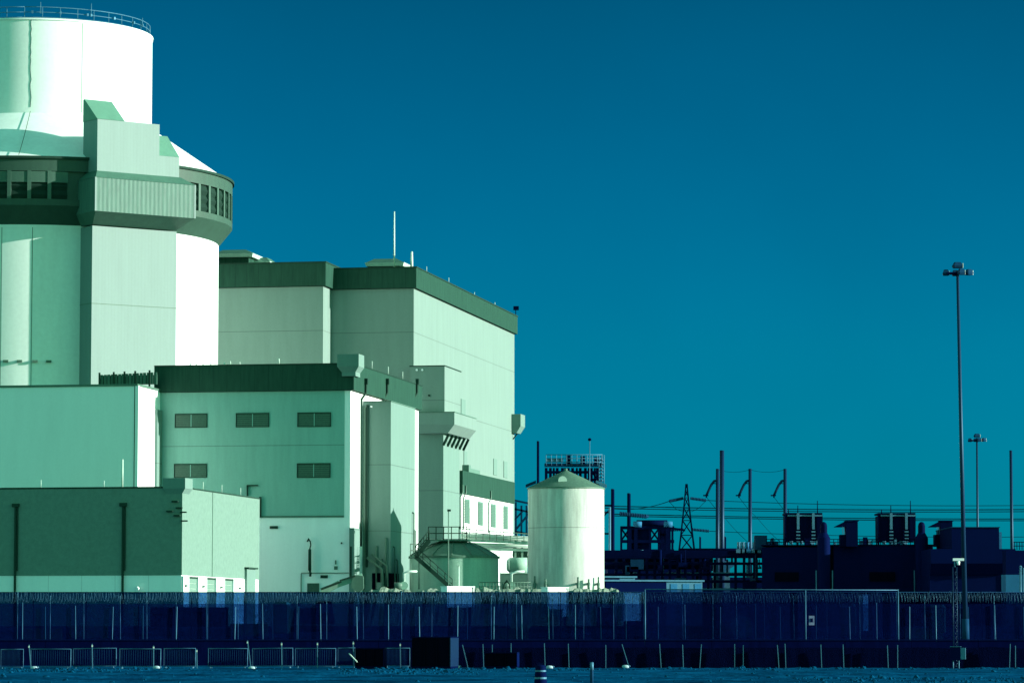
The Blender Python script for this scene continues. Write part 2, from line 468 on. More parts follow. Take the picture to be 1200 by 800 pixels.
cone = MB().lathe(C0, [(RR - .3, z_(213.5)), (RT - .2, z_(150))], 160).build('conical_roof', M['shield'], reactor)
MB().lathe(C0, [(RT, z_(152)), (RT, z_(45.5))], 128).build('water_tank', M['shield'], reactor)
MB().lathe(C0, [(RT + .02, z_(45.6)), (RT + .12, z_(45.6)), (RT + .12, z_(43.6)), (RT - .3, z_(43.2)), (.1, z_(38))], 128).build('tank_cover', M['shield'], reactor)
# guard rail
zr0, zr1 = z_(43.4), z_(43.4) + 1.35
mb = MB()
for zz, rr in ((zr1, .05), (zr0 + .72, .045), (zr0 + .12, .03)):
    pts = [(C0.x + (RT - .25) * math.sin(R(a)), C0.y - (RT - .25) * math.cos(R(a)), zz) for a in range(0, 361, 5)]
    mb.tube(pts, rr, 5)
rail = mb.build('guard_rail', M['galv'], reactor)
for a in range(-90, 271, 9):
    p = (C0.x + (RT - .25) * math.sin(R(a)), C0.y - (RT - .25) * math.cos(R(a)))
    MB().cyl((p[0], p[1], zr0 - .05), (p[0], p[1], zr1), .045, .045, 5).build('post', M['galv'], rail)
for a, hh in ((4, .9), (8, 1.9), (18, .8), (32, .8), (34, 2.1), (48, .8), (63, .7), (72, 1.6)):
    fr = Frame(C0.x, C0.y, a)
    m_ = MB().box(fr, -.09, .09, -RT - .05, -RT + .1, zr0 + .55, zr0 + .85)
    if hh > 1.2: m_.cyl(fr.p(0, -RT + .05, zr0 + .6), fr.p(0, -RT + .05, zr0 + hh), .05, .05, 5)
    m_.build('beacon', M['galv'], rail)
# cables and joints down the tank and wall
mb = MB(); pts = []
phi = phi_at(36, 90, RT)
zz = z_(46)
while zz > z_(150):
    pts.append((C0.x + (RT + .02) * math.sin(R(phi + rnd.uniform(-.35, .35))), C0.y - (RT + .02) * math.cos(R(phi)), zz)); zz -= .55
mb.tube(pts, .035, 5)
for k in range(9):
    t = k / 8; r_ = RT + .1 + (RR - RT) * t
    pts.append((C0.x + r_ * math.sin(R(phi - 1.3 * t)), C0.y - r_ * math.cos(R(phi - 1.3 * t)), z_(150) + (z_(212) - z_(150)) * t + .04))
mb.tube(pts[-9:], .035, 5)
mb.build('lightning_cable', M['dark_trim'], reactor)
for px, y0, y1, Rr in ((96, 47, 149, RT), (37, 290, 470, RS), (1, 290, 470, RS)):
    ph = phi_at(px, (y0 + y1) / 2, Rr); fr = Frame(C0.x, C0.y, ph)
    MB().box(fr, -.035, .035, -Rr - .02, -Rr + .1, z_(y1), z_(y0)).build('joint_seal', M['green_steel'], reactor)
for px in (7, 23, 41, 57):
    ph = phi_at(px, 423, RS); fr = Frame(C0.x, C0.y, ph); zz = zat(RY - RS, 423)
    MB().box(fr, -.3, .3, -RS - .35, -RS, zz - .12, zz + .12).build('wall_bracket', M['green_steel'], reactor)

# stair shaft with the hood that runs up past the inlet band
PH = 35.4
SF = Frame(C0.x, C0.y, PH)
zs = lambda u, v, y: zat(SF.p(u, v, 0).y, y)
rS, wS = 24.2, 5.62
rH, wH = 26.7, 6.6
shaft = MB().box(SF, -wS, wS, -rS, -17, GRADE - .5, zs(0, -rS, 268)).build('shaft', M['shaft'], reactor)
MB().box(SF, -wS - .02, wS + .02, -rS - .03, -17.05, zs(0, -rS, 358.6), zs(0, -rS, 357.8)).build('joint_seal', M['green_steel'], shaft)
zb0, zb1 = zs(0, -rS, 266.5), zs(0, -rH, 251.5)
MB().loft(SF, (-wS + .05, wS - .05, -rS + .05, -18, zb0), (-wH, wH, -rH, -18, zb1)).build('soffit', M['hood_dark'], reactor)
zt1 = zs(0, -rH, 212.5)
MB().box(SF, -wH, wH, -rH, -18, zb1 + .004, zt1).build('hood', M['hood'], reactor)
for k in (-1, 1):
    MB().box(SF, k * wH - .1, k * wH + .1, -rH - .04, -rH + .1, zb1, zt1 + .03).build('corner_trim', M['shaft'], reactor)
rB = 25.2
zt2 = zs(0, -rB, 204)
MB().loft(SF, (-wH - .05, wH + .05, -rH - .05, -18, zt1 + .004), (-wS, wS - .1, -rB + .02, -18, zt2)).build('hood_roof', M['hood_dark'], reactor)
uA, uB = -wS, wS - .3
uM = run_to(SF.p(0, -rB, 0), SF.u, 187, 150); uN = run_to(SF.p(0, -rB, 0), SF.u, 146, 143)
zf = zs(-3, -rB, 141.5)
MB().box(SF, uA, uM, -rB, -rB + 3.39, zt2 - .9, zf).build('vent_house', M['shaft'], reactor)
MB().prism(SF, [(-rB - .06, zf + .005), (-rB + 3.4, zf + .005), (-rB + 3.4, zs(-3, -rB + 3.4, 119.5)), (-rB + 3.1, zs(-3, -rB + 3.4, 119.0))], uA - .06, uN).build('sloped_roof', M['hood_plain'], reactor)
zf2 = zs(4, -rB, 183.5)
MB().box(SF, uM + .01, uB, -rB + .02, -rB + 3.2, zt2 - .9, zf2).build('vent_house', M['shaft'], reactor)
MB().prism(SF, [(-rB, zf2 + .005), (-rB + 3.2, zf2 + .005), (-rB + 3.2, zs(4, -rB + 3, 160)), (-rB + 2.9, zs(4, -rB + 3, 159))], uM + .02, uB + .03).build('sloped_roof', M['hood_plain'], reactor)
p = SF.p(3.4, -rB + 2.5, zs(4, -rB, 160)); MB().cyl(p, p + Vector((0, 0, 1.4)), .06, .06, 5).build('lightning_rod', M['pale_steel'], reactor)


# ================================================================== helpers for the plant blocks
def gframe(px, Y):
    q = at(px, 740, Y); return Frame(q.x, q.y, GA)


def lookout(fr, u, v, zc, root, w=1.15, d=1.15, h=1.45):
    """box-shaped lookout that rides the roof corner: body with a narrower stepped foot"""
    o = MB().box(fr, u - w, u + .02, v, v + d, zc, zc + h).loft(fr, (u - w * .82, u - .35, v + .2, v + d - .2, zc - .55), (u - w, u + .02, v, v + d, zc - .005)) \
        .box(fr, u - w * .8, u - .36, v + .22, v + d - .22, zc - 1.0, zc - .555)
    return o.build('lookout_box', M['tower'], root)


def rods(fr, lst, root, r=.035):
    for u, v, z0, h in lst:
        MB().cyl(fr.p(u, v, z0), fr.p(u, v, z0 + h), r, r, 5).build('lightning_rod', M['pale_steel'], root)


# ================================================================== A: low block in front
AF = gframe(212, 330)
aw = -run_to(AF.o, AF.u, -60, 600) ; ad = run_to(AF.o, AF.v, 303.5, 582)
low = thing('service_building', 'low building with dark green siding over a pale base and four roller doors', 'building', AF.p(0, 0, GRADE))
za = lambda y: zat(330, y)
MB().box(AF, -aw, 0, 0, ad, GRADE - .6, za(673.5)).build('base_wall', M['white_band'], low)
MB().box(AF, -aw - .06, .06, -.06, ad + .05, za(673.5) + .004, za(571.5)).build('siding', M['low_siding'], low)
MB().box(AF, -aw - .1, .1, -.1, ad + .1, za(571.5) + .004, za(569.8)).build('roof_edge', M['dark_trim'], low)
MB().box(AF, -aw, 0, 0, ad, za(569.8) + .004, za(569.8) + .02).build('roof', M['hood_dark'], low)
# pilaster strip where the two siding fields of the end wall meet
ve = run_to(AF.p(.06, 0, 0), AF.v, 249, 600)
MB().box(AF, .062, .1, ve - .06, ve + .06, za(673), za(571.6)).build('corner_trim', M['green_steel'], low)
# end wall: roller doors and bright piers
edges = [(211, 220), (231, 241), (252, 262), (272.5, 285)]
for a_, b_ in edges:
    v0 = run_to(AF.p(.10, 0, 0), AF.v, a_, 700); v1 = run_to(AF.p(.10, 0, 0), AF.v, b_, 700)
    MB().box(AF, .02, .22, max(0.02, v0), v1, GRADE - .4, za(674.4)).build('door_pier', M['white_wall'], low)
    c_ = (v0 + v1) / 2
    MB().box(AF, .222, .4, c_ - .25, c_ + .25, za(687), za(684.6)).build('wall_lamp', M['green_steel'], low)
for a_, b_ in ((220, 231), (241, 252), (262, 272.5)):
    v0 = run_to(AF.p(.05, 0, 0), AF.v, a_, 700); v1 = run_to(AF.p(.05, 0, 0), AF.v, b_, 700)
    dm = MB()
    for i in range(9):
        z0 = GRADE + i * .5; dm.box(AF, .012, .045, v0 + .02, v1 - .02, z0 + .005, z0 + .485)
    d_ = dm.build('roller_door', M['door'], low)
    MB().box(AF, .02, .16, v0 - .01, v1 + .01, za(676.6), za(674.6)).build('door_head', M['dark_trim'], d_)
v0 = run_to(AF.p(.1, 0, 0), AF.v, 287, 690); v1 = run_to(AF.p(.1, 0, 0), AF.v, 297, 690)
MB().box(AF, .02, .3, v0, v1, GRADE, za(661)).build('porch', M['tower'], low)
MB().box(AF, .02, .5, v0 - .1, v1 + .3, za(661), za(659)).build('porch_roof', M['dark_trim'], low)
lookout(AF, .35, -.25, za(572), low, 2.1, 2.6, .95)
for px in (18, 144):
    u = run_to(AF.p(0, -.2, 0), AF.u, px, 620)
    m_ = MB().box(AF, u - .09, u + .09, -.25, -.07, GRADE, za(591)).box(AF, u - .34, u + .34, -.3, -.07, za(592.5), za(588.5))
    m_.box(AF, u + .16, u + .24, -.2, -.07, za(668), za(592))
    m_.build('downpipe', M['dark_trim'], low)
u = run_to(AF.p(0, -.2, 0), AF.u, 161, 690)
MB().cyl(AF.p(u, 0, za(688.5)), AF.p(u, -.35, za(689.5)), .22, .16, 10).build('wall_lamp', M['white_box'], low)
for dz, uu in ((0, -.6), (-.6, -.2), (-.9, -1.1), (-1.3, -.4), (-1.0, .2), (-1.8, .3)):
    MB().box(AF, uu - .3, uu + .3, -.35, -.06, za(588) + dz, za(588) + dz + .13).build('cable_bracket', M['dark_trim'], low)
rods(AF, [(run_to(AF.p(0, .3, 0), AF.u, px, 570), .3, za(569.6), h) for px, h in ((48, .7), (122, .6))], low)
rods(AF, [(-.3, run_to(AF.p(-.3, 0, 0), AF.v, px, 575), za(569.6), .75) for px in (238, 260, 282)], low)
rods(AF, [(run_to(AF.p(0, 1.3, 0), AF.u, 143.5, 560), 1.3, za(569.6), 2.6)], low, .09)

# ================================================================== B: pale block behind it
BF = gframe(158, 370)
bw = -run_to(BF.o, BF.u, -70, 500)
zb = lambda y: zat(370, y)
pale = thing('annex_building', 'plain pale windowless block below the reactor with a ribbed screen on its roof', 'building', BF.p(0, 0, GRADE))
CD = 375.0
CF = gframe(410, CD)
bd = (Vector(CF.p(run_to(CF.o, CF.u, 183, 500), 0, 0)) - Vector(BF.p(0, 0, 0))).dot(Vector((BF.v[0], BF.v[1], 0)))
MB().box(BF, -bw, 0, 0, 40, GRADE - .5, zb(452)).build('wall', M['white_wall'], pale)
MB().box(BF, -bw, .12, -.12, 40, zb(452) + .004, zb(449.6)).build('roof_edge', M['green_steel'], pale)
MB().box(BF, -.26, -.17, -.03, .1, GRADE, zb(452)).build('joint_seal', M['dark_trim'], pale)
MB().box(BF, -.15, .2, -.1, .45, GRADE, zb(452)).build('corner_pier', M['white_wall'], pale)
MB().box(BF, .02, .25, bd - 2.0, bd - .1, GRADE, zb(475)).build('corner_pier', M['tower'], pale)
# ribbed roof screen
scr = MB(); pos = []
u0 = run_to(BF.p(0, 6, 0), BF.u, 117, 440); u1 = run_to(BF.p(0, 6, 0), BF.u, 184, 440)
n = 16
for i in range(n):
    a_ = u0 + (u1 - u0) * i / n; b_ = u0 + (u1 - u0) * (i + 1) / n
    scr.box(BF, a_ + .03, b_ - .05, 6 + (.07 if i % 2 else 0), 6.12 + (.07 if i % 2 else 0), zb(445.5), zb(433.5 - 2.5 * i / n))
scr.box(BF, u0, u1, 6.2, 6.25, zb(445.5), zb(434.2))
sc = scr.build('roof_screen', M['hood_dark'], pale)
for i in (0, 4, 7, 10, 14):
    a_ = u0 + (u1 - u0) * i / n
    MB().box(BF, a_ - .09, a_ + .09, 5.8, 5.95, zb(449.5), zb(431 - 2.5 * i / n)).build('post', M['dark_trim'], sc)

# ================================================================== C: middle block
zc = lambda y: zat(CD, y)
cw = -run_to(CF.o, CF.u, 181.5, 500); cdp = run_to(CF.o, CF.v, 490.3, 470)
mid = thing('auxiliary_building', 'mid green block with five small louvred windows under a black roof band', 'building', CF.p(0, 0, GRADE))
MB().box(CF, -cw, 0, 0, cdp, GRADE - .5, zc(457.5)).build('wall', M['white_wall'], mid)
us = run_to(CF.o, CF.u, 403.5, 550)
MB().box(CF, -cw, us, -.07, .02, zc(606), zc(457.4)).build('siding_panel', M['mid_siding'], mid)
MB().box(CF, us + .01, -.01, -.05, .02, GRADE, zc(457.4)).build('corner_pier', M['white_wall'], mid)
FO = .42
MB().box(CF, -cw, FO, -FO, cdp + .1, zc(457) + .004, zc(426.6)).build('roof_band', M['fascia'], mid)
MB().box(CF, -cw, FO + .06, -FO - .06, cdp + .15, zc(426.6) + .004, zc(425.4)).build('roof_edge', M['dark_trim'], mid)
lookout(CF, 1.05, -1.0, zc(430), mid, 2.3, 2.6, 1.3)
for (x0, x1, y0, y1) in ((205, 243, 484.6, 501), (276.5, 315.5, 483.7, 500.4), (348.6, 388, 483, 500), (204, 242.5, 543.2, 559.5), (348, 387.3, 542.5, 559.5)):
    a_ = run_to(CF.p(0, -.09, 0), CF.u, x0, y0); b_ = run_to(CF.p(0, -.09, 0), CF.u, x1, y0)
    Yw = CF.p((a_ + b_) / 2, 0, 0).y; zz0, zz1 = zat(Yw, y1), zat(Yw, y0)
    wd = MB().box(CF, a_ + .06, b_ - .06, -.085, -.06, zz0 + .06, zz1 - .06).build('window', M['window'], mid)
    fm = MB()
    fm.box(CF, a_, b_, -.17, -.07, zz1 - .09, zz1).box(CF, a_, b_, -.15, -.07, zz0, zz0 + .07)
    fm.box(CF, a_, a_ + .08, -.15, -.07, zz0 + .07, zz1 - .09).box(CF, b_ - .08, b_, -.15, -.07, zz0 + .07, zz1 - .09)
    fm.build('frame', M['dark_trim'], wd)
    c_ = (a_ + b_) / 2
    MB().box(CF, c_ - .04, c_ + .04, -.12, -.088, zz0 + .08, zz1 - .1).build('mullion', M['mid_siding'], wd)
    lv = MB()
    for k in range(6):
        q = zz0 + .1 + (zz1 - zz0 - .22) * k / 6
        lv.box(CF, a_ + .09, c_ - .05, -.105, -.0855, q, q + .05).box(CF, c_ + .05, b_ - .09, -.105, -.0855, q, q + .05)
    lv.build('louvre', M['green_steel'], wd)


def cpatch(name, x0, x1, y0, y1, m, d0=-.12, d1=-.02):
    a_ = run_to(CF.p(0, d0, 0), CF.u, x0, y0); b_ = run_to(CF.p(0, d0, 0), CF.u, x1, y0)
    Yw = CF.p(a_, 0, 0).y
    return MB().box(CF, a_, b_, d0, d1, zat(Yw, y1), zat(Yw, y0)).build(name, m, mid)


cpatch('vent', 316, 325.5, 616, 619.2, M['dark_trim'])
cpatch('vent', 375.5, 384, 673.5, 677, M['dark_trim'])
cpatch('louvre', 360, 374, 683, 695, M['window'])
cpatch('drip_edge', 183.2, 403, 605, 606.6, M['green_steel'], -.13, -.071)
cpatch('door_head', 353, 409, 670.6, 671.4, M['green_steel'])
cpatch('conduit', 352.4, 353.2, 671.6, 695, M['green_steel'])
cpatch('duct', 289, 290.2, 568, 581, M['dark_trim'], -.3, -.08); cpatch('duct', 290.3, 302, 568, 569.2, M['dark_trim'], -.3, -.08)
cpatch('conduit', 303.3, 306, 582, 606, M['dark_trim'], -.3, -.14)
cpatch('junction_box', 399.3, 401, 635, 637, M['dark_trim']); cpatch('junction_box', 391.5, 395.5, 663, 667, M['green_steel']); cpatch('junction_box', 392.5, 394, 656, 661, M['green_steel'])
# hanging hose on the wall
u = run_to(CF.p(0, -.3, 0), CF.u, 363, 650)
hp = MB().cyl(CF.p(u, -.3, zc(668)), CF.p(u, -.3, zc(643)), .17, .15, 10)
hp.tube([CF.p(u, -.3, zc(643)), CF.p(u + .1, -.3, zc(638)), CF.p(u + .05, -.3, zc(634)), CF.p(u - .15, -.25, zc(631)), CF.p(u - .3, -.2, zc(634))], .07, 6)
hp.tube([CF.p(u, -.3, zc(668)), CF.p(u + .1, -.3, zc(671)), CF.p(u + .05, -.3, zc(675))], .12, 6)
hp.build('hanging_hose', M['dark_trim'], mid)
# small roof bits: rods and white lamps along the parapet
rods(CF, [(run_to(CF.p(0, .2, 0), CF.u, px, 427), .2, zc(425.4), h) for px, h in ((223, .3), (230, .4), (238, .3), (247, .35), (263, .3), (270, .4), (281, .3), (327, .6))], mid, .06)
rods(CF, [(.2, run_to(CF.p(.2, 0, 0), CF.v, px, 435), zc(425.4), .9) for px in (436, 455, 472)], mid)
# downpipes on the lit side wall
for px, yb in ((429, 690), (454, 470), (489, 690)):
    v_ = run_to(CF.p(FO + .15, 0, 0), CF.v, px, 450); q = CF.p(FO, v_, 0).y
    pts = [CF.p(FO + .15, v_, zat(q, 450)), CF.p(FO + .15, v_, zat(q, 460)), CF.p(.2, v_ - .5, zat(q, 468)), CF.p(.2, v_ - .5, zat(q, 478 if yb < 600 else 640))]
    MB().tube(pts, .12, 8).box(Frame(pts[0].x, pts[0].y, GA), -.16, .2, -.2, .2, pts[0].z, pts[0].z + .6).build('downpipe', M['dark_trim'], mid)
# stair tower against the side wall
tv0 = run_to(CF.o, CF.v, 425.5, 500); tu1 = run_to(CF.p(0, tv0, 0), CF.u, 458, 500); tv1 = run_to(CF.p(tu1, 0, 0), CF.v, 486.5, 500)
Yt = CF.p(tu1, tv0, 0).y; zt_ = lambda y: zat(Yt, y)
tower = MB().box(CF, .01, tu1, tv0, tv1, GRADE - .4, zt_(470.5)).build('stair_tower', M['tower'], mid)
MB().box(CF, .012, tu1 + .06, tv0 - .06, tv1 + .06, zt_(470.5) + .004, zt_(469.4)).build('coping', M['green_steel'], tower)
ta = run_to(CF.p(0, tv0, 0), CF.u, 429.5, 500)
MB().box(CF, .02, ta - .08, tv0 - .1, tv0 - .01, zt_(690), zt_(476)).build('corner_trim', M['green_steel'], tower)
MB().box(CF, ta, ta + .2, tv0 - .22, tv0 - .01, zt_(664), zt_(474)).build('conduit', M['dark_trim'], tower)
for px in (430, 435):
    u = run_to(CF.p(0, tv0 - .15, 0), CF.u, px, 476)
    MB().box(CF, u - .09, u + .09, tv0 - .2, tv0 - .01, zt_(477), zt_(475)).build('wall_lamp', M['white_box'], tower)
ub = run_to(CF.p(0, tv0, 0), CF.u, 436, 680)
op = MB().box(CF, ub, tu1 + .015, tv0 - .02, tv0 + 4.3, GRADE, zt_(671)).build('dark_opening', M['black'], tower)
MB().box(CF, ub + .6, ub + 1.3, tv0 - .5, tv0 - .1, zt_(690), zt_(682)).build('crate', M['tower'], op)
pp = [CF.p(ta + .2, tv0 - .5, zt_(653)), CF.p(ta + 1.9, tv0 - .6, zt_(667)), CF.p(ta + 2.0, tv0 - .6, zt_(691))]
MB().tube(pp, .14, 8).tube([q + Vector((.5, -.1, .35)) for q in pp], .1, 8).build('sloped_pipe', M['green_steel'], tower)
# tall pale riser box by the corner of the side wall
uv0 = run_to(CF.p(.5, 0, 0), CF.v, 414.5, 650); uv1 = run_to(CF.p(.5, 0, 0), CF.v, 421, 650)
rs = MB().box(CF, .02, .55, uv0, uv1, GRADE, zat(CF.p(0, uv0, 0).y, 618)).build('riser_duct', M['tower'], mid)
MB().box(CF, .1, .3, uv0 - .03, uv0 - .005, zc(680), zc(640)).build('slot', M['dark_trim'], rs)

# ================================================================== E: turbine building
ED = 452.0
EF = gframe(484, ED); ze = lambda y: zat(ED, y)
ew = -run_to(EF.o, EF.u, 384, 400); edp = run_to(EF.o, EF.v, 602.8, 450)
turb = thing('turbine_building', 'tall windowless turbine hall with pale sunlit side wall and overhanging roof band', 'building', EF.p(0, 0, GRADE))
MB().box(EF, -ew, 0, 0, edp, GRADE - .5, ze(338)).build('wall', M['turbine'], turb)
FE = .40
MB().box(EF, -ew - .3, FE, -FE, edp + FE, ze(337.6) + .004, ze(314)).build('roof_band', M['fascia'], turb)
MB().box(EF, -ew - .3, FE + .08, -FE - .08, edp + FE + .08, ze(314) + .004, ze(312.6)).build('roof_edge', M['dark_trim'], turb)
vE = -run_to(EF.p(run_to(EF.o, EF.u, 388, 400), 0, 0), (-EF.v[0], -EF.v[1]), 378.5, 400)
vE = -abs(vE)
uE = run_to(EF.p(0, vE, 0), EF.u, 378.5, 400); uL = run_to(EF.p(0, vE, 0), EF.u, 218, 400)
YE2 = EF.p(uE, vE, 0).y; ze2 = lambda y: zat(YE2, y)
bay = MB().box(EF, uL, uE, vE, edp, GRADE - .5, ze2(335.5)).build('bay_wall', M['turbine'], turb)
MB().box(EF, uL, uE + FE, vE - FE, edp, ze2(335) + .004, ze2(308)).build('roof_band', M['fascia'], turb)
MB().box(EF, uL, uE + FE + .08, vE - FE - .08, edp, ze2(308) + .004, ze2(306.6)).build('roof_edge', M['dark_trim'], turb)


def roof_vent(px0, px1, yb, yt, v, zb_):
    a_ = run_to(EF.p(0, v, 0), EF.u, px0, yb); b_ = run_to(EF.p(0, v, 0), EF.u, px1, yb)
    Yv = EF.p(a_, v, 0).y; zt0 = zat(Yv, yt); zm = zat(Yv, yt + 5.5); w_ = b_ - a_
    o = MB().box(EF, a_ + w_ * .12, b_ - w_ * .12, v + .4, v + 4, zb_, zm - .02)
    o = o.build('roof_vent', M['fascia'], turb)
    MB().loft(EF, (a_, b_, v, v + 5, zm), (a_ + w_ * .18, b_ - w_ * .24, v + 1.2, v + 3.6, zt0)).build('hood', M['hood_dark'], o)
    MB().loft(EF, (a_ + w_ * .02, b_ - w_ * .02, v + .1, v + 4.9, zm - .45), (a_ - .06, b_ + .06, v - .06, v + 5.06, zm - .004)).build('gutter', M['pale_trim'], o)
    return o


roof_vent(428, 473, 312, 302.5, 6, ze(313))
roof_vent(250, 296, 306, 292, vE + 5, ze2(307)); roof_vent(290, 316, 306, 301, vE + 8, ze2(307))
for px, yt, r_ in ((462, 248, .11), (482.5, 295, .2)):
    u = run_to(EF.p(0, 3, 0), EF.u, px, 300); Yv = EF.p(u, 3, 0).y
    MB().cyl(EF.p(u, 3, ze(313)), EF.p(u, 3, zat(Yv, yt)), r_, r_ * .7, 8).build('antenna_mast', M['pale_steel'], turb)
rods(EF, [(.1, run_to(EF.p(.1, 0, 0), EF.v, px, 330), ze(312.6), h) for px, h in ((500, .8), (526, .8), (556, .5), (580, .5))], turb)
q = EF.p(.2, edp, ze(311.5))
MB().cyl(q, q + Vector((0, 0, .8)), .06, .06, 6).box(Frame(q.x, q.y, 0), -.35, .45, -.3, .3, q.z + .7, q.z + 1.25).build('floodlight', M['navy_dark'], turb)
# lookout at the far corner of the side wall
vj = edp - 2.4; Yj = EF.p(0, vj, 0).y
zj0, zj1 = zat(Yj, 503), zat(Yj, 485)
lj = MB().box(EF, -.02, 1.35, vj, vj + 3.6, zj0 + .5, zj1).loft(EF, (0.01, .75, vj + .1, vj + 3.2, zj0 - .5), (0.0, 1.33, vj + .02, vj + 3.58, zj0 + .495)).build('lookout_box', M['tower'], turb)
MB().bar(EF.p(.0, vj + 1, zj0 - 1.4), EF.p(.7, vj + 1, zj0 - .55), .15).build('bracket', M['dark_trim'], lj)


def epatch(name, x0, x1, y0, y1, m, root, off=0.0, t=.08):
    v0 = run_to(EF.p(off, 0, 0), EF.v, x0, y0); v1 = run_to(EF.p(off, 0, 0), EF.v, x1, y0)
    Yw = EF.p(off, v0, 0).y
    return MB().box(EF, off + .003, off + .003 + t, v0, v1, zat(Yw, y1), zat(Yw, y0)).build(name, m, root)


for q in ((540, 545, 467, 484.5), (543.2, 547, 528, 545), (578, 582, 537, 556), (590, 594, 540, 559)):
    epatch('louvre', *q, M['tower'], turb)
# the attached stair core: upper block, gallery box on struts, lower shaft
fv0 = -1.6
fu0 = run_to(EF.p(0, fv0, 0), EF.u, 480.5, 450); fu1 = run_to(EF.p(0, fv0, 0), EF.u, 521, 450)
fv1 = run_to(EF.p(fu1, 0, 0), EF.v, 540, 450); Yf = EF.p(fu1, fv0, 0).y; zf_ = lambda y: zat(Yf, y)
up = MB().box(EF, fu0, fu1, fv0, fv1, zf_(486), zf_(429)).build('stair_block', M['turbine'], turb)
MB().box(EF, fu0 - .08, fu1 + .08, fv0 - .08, fv1 + .08, zf_(429) + .004, zf_(427.8)).build('coping', M['dark_trim'], up)
for px, py, m_ in ((488.5, 433, 'white_box'), (495, 433, 'white_box'), (503, 463, 'dark_trim')):
    u = run_to(EF.p(0, fv0, 0), EF.u, px, py)
    MB().cyl(EF.p(u, fv0 - .16, zf_(py)), EF.p(u, fv0 - .005, zf_(py)), .14, .14, 8).build('wall_lamp', M[m_], up)
gu0 = run_to(EF.p(0, fv0 + .3, 0), EF.u, 489, 600); gu1 = run_to(EF.p(0, fv0 + .3, 0), EF.u, 519.5, 600)
MB().box(EF, gu0, gu1, fv0 + .3, fv1 + .2, GRADE - .4, zf_(487)).build('stair_shaft', M['tower'], turb)
hv0 = fv0 - 1.0
hu0 = run_to(EF.p(0, hv0, 0), EF.u, 489.5, 490); hu1 = run_to(EF.p(0, hv0, 0), EF.u, 532.5, 490)
hv1 = run_to(EF.p(hu1, 0, 0), EF.v, 558, 495)
Yh = EF.p(hu1, hv0, 0).y; zh = lambda y: zat(Yh, y)
gal = MB().box(EF, hu0, hu1, hv0, hv1, zh(497), zh(483)).loft(EF, (hu0, hu1 - .9, hv0 + .35, hv1, zh(507)), (hu0, hu1 - .005, hv0 + .005, hv1 - .005, zh(497) - .004)).build('gallery_box', M['turbine'], turb)
MB().box(EF, hu0, hu1 + .06, hv0 - .06, hv1 + .06, zh(483) + .004, zh(482)).build('coping', M['green_steel'], gal)
for k in range(6):
    v_ = hv0 + 1 + (hv1 - hv0 - 1.5) * k / 5
    MB().bar(EF.p(hu1 - .9, v_, zh(507.5)), EF.p(gu1 + .05, v_, zh(521)), .22, .3).build('strut', M['dark_trim'], gal)
# annex on the side wall: white base with four louvres under a ribbed band
iv0 = run_to(EF.p(.9, 0, 0), EF.v, 541.5, 565); iv1 = run_to(EF.p(.9, 0, 0), EF.v, 602.3, 575)
Yi = EF.p(.9, iv0, 0).y; zi = lambda y: zat(Yi, y)
MB().box(EF, .004, .75, iv0 + .1, iv1, GRADE - .4, zi(578)).build('annex_wall', M['white_wall'], turb)
an = MB().box(EF, .004, 1.0, iv0 - .1, iv1 + .1, zi(578) + .004, zi(551)).build('annex_band', M['fascia'], turb)
for q in ((544.5, 550, 584, 612.5), (560, 565.5, 587, 615), (575.2, 580.6, 589.7, 617.3), (589.8, 594.8, 592, 619.5)):
    o = epatch('louvre', *q, M['turbine_dark'], turb, .75, .08)
    va = run_to(EF.p(.83, 0, 0), EF.v, q[0] + .3, q[2]); vb_ = run_to(EF.p(.83, 0, 0), EF.v, q[1] - .3, q[2]); Yw = EF.p(.8, va, 0).y
    sl_ = MB(); zl0, zl1 = zat(Yw, q[3] - 1), zat(Yw, q[2] + 1.2)
    for k in range(14): sl_.box(EF, .832, .88, va, vb_, zl0 + (zl1 - zl0) * k / 14, zl0 + (zl1 - zl0) * (k + .5) / 14)
    sl_.build('slat', M['green_steel'], o)
v_ = run_to(EF.p(.5, 0, 0), EF.v, 546, 545); v2 = run_to(EF.p(.5, 0, 0), EF.v, 560, 545)
MB().box(EF, .02, .9, v_, v_ + 1.4, zi(551), zi(542.5)).box(EF, .1, .8, v_ + 1.5, v2, zi(551), zi(546)).build('air_handler', M['turbine_dark'], an)
for px in (545, 574.5, 541.3):
    v_ = run_to(EF.p(1.0, 0, 0), EF.v, px, 580); Yq = EF.p(1, v_, 0).y
    MB().tube([EF.p(1.12, v_, zi(568)), EF.p(1.12, v_, zi(577)), EF.p(.9, v_ - .6, zi(583)), EF.p(.9, v_ - .6, zi(620))], .1, 6).build('downpipe', M['green_steel'], an)
# dark steel stair frame off the far corner, blue against the sky
fr2 = MB()
q0 = EF.p(.9, edp + 1, 0)
fx = lambda px, py: at(px, py, 528)
for px in (604.5, 611, 617): fr2.bar(fx(px, 588 if px < 610 else 592), fx(px, 735), .28)
for y in (590, 600, 626): fr2.bar(fx(603, y - 4), fx(622, y), .28)
fr2.bar(fx(603, 622), fx(621, 600), .3).bar(fx(603, 609), fx(613, 598), .25)
st = thing('pipe_trestle', 'dark blue braced steel trestle between turbine hall corner and tall tank', 'steel frame', at(611, 735, 528))
fr2.build('steel_frame', M['blue_steel'], st)

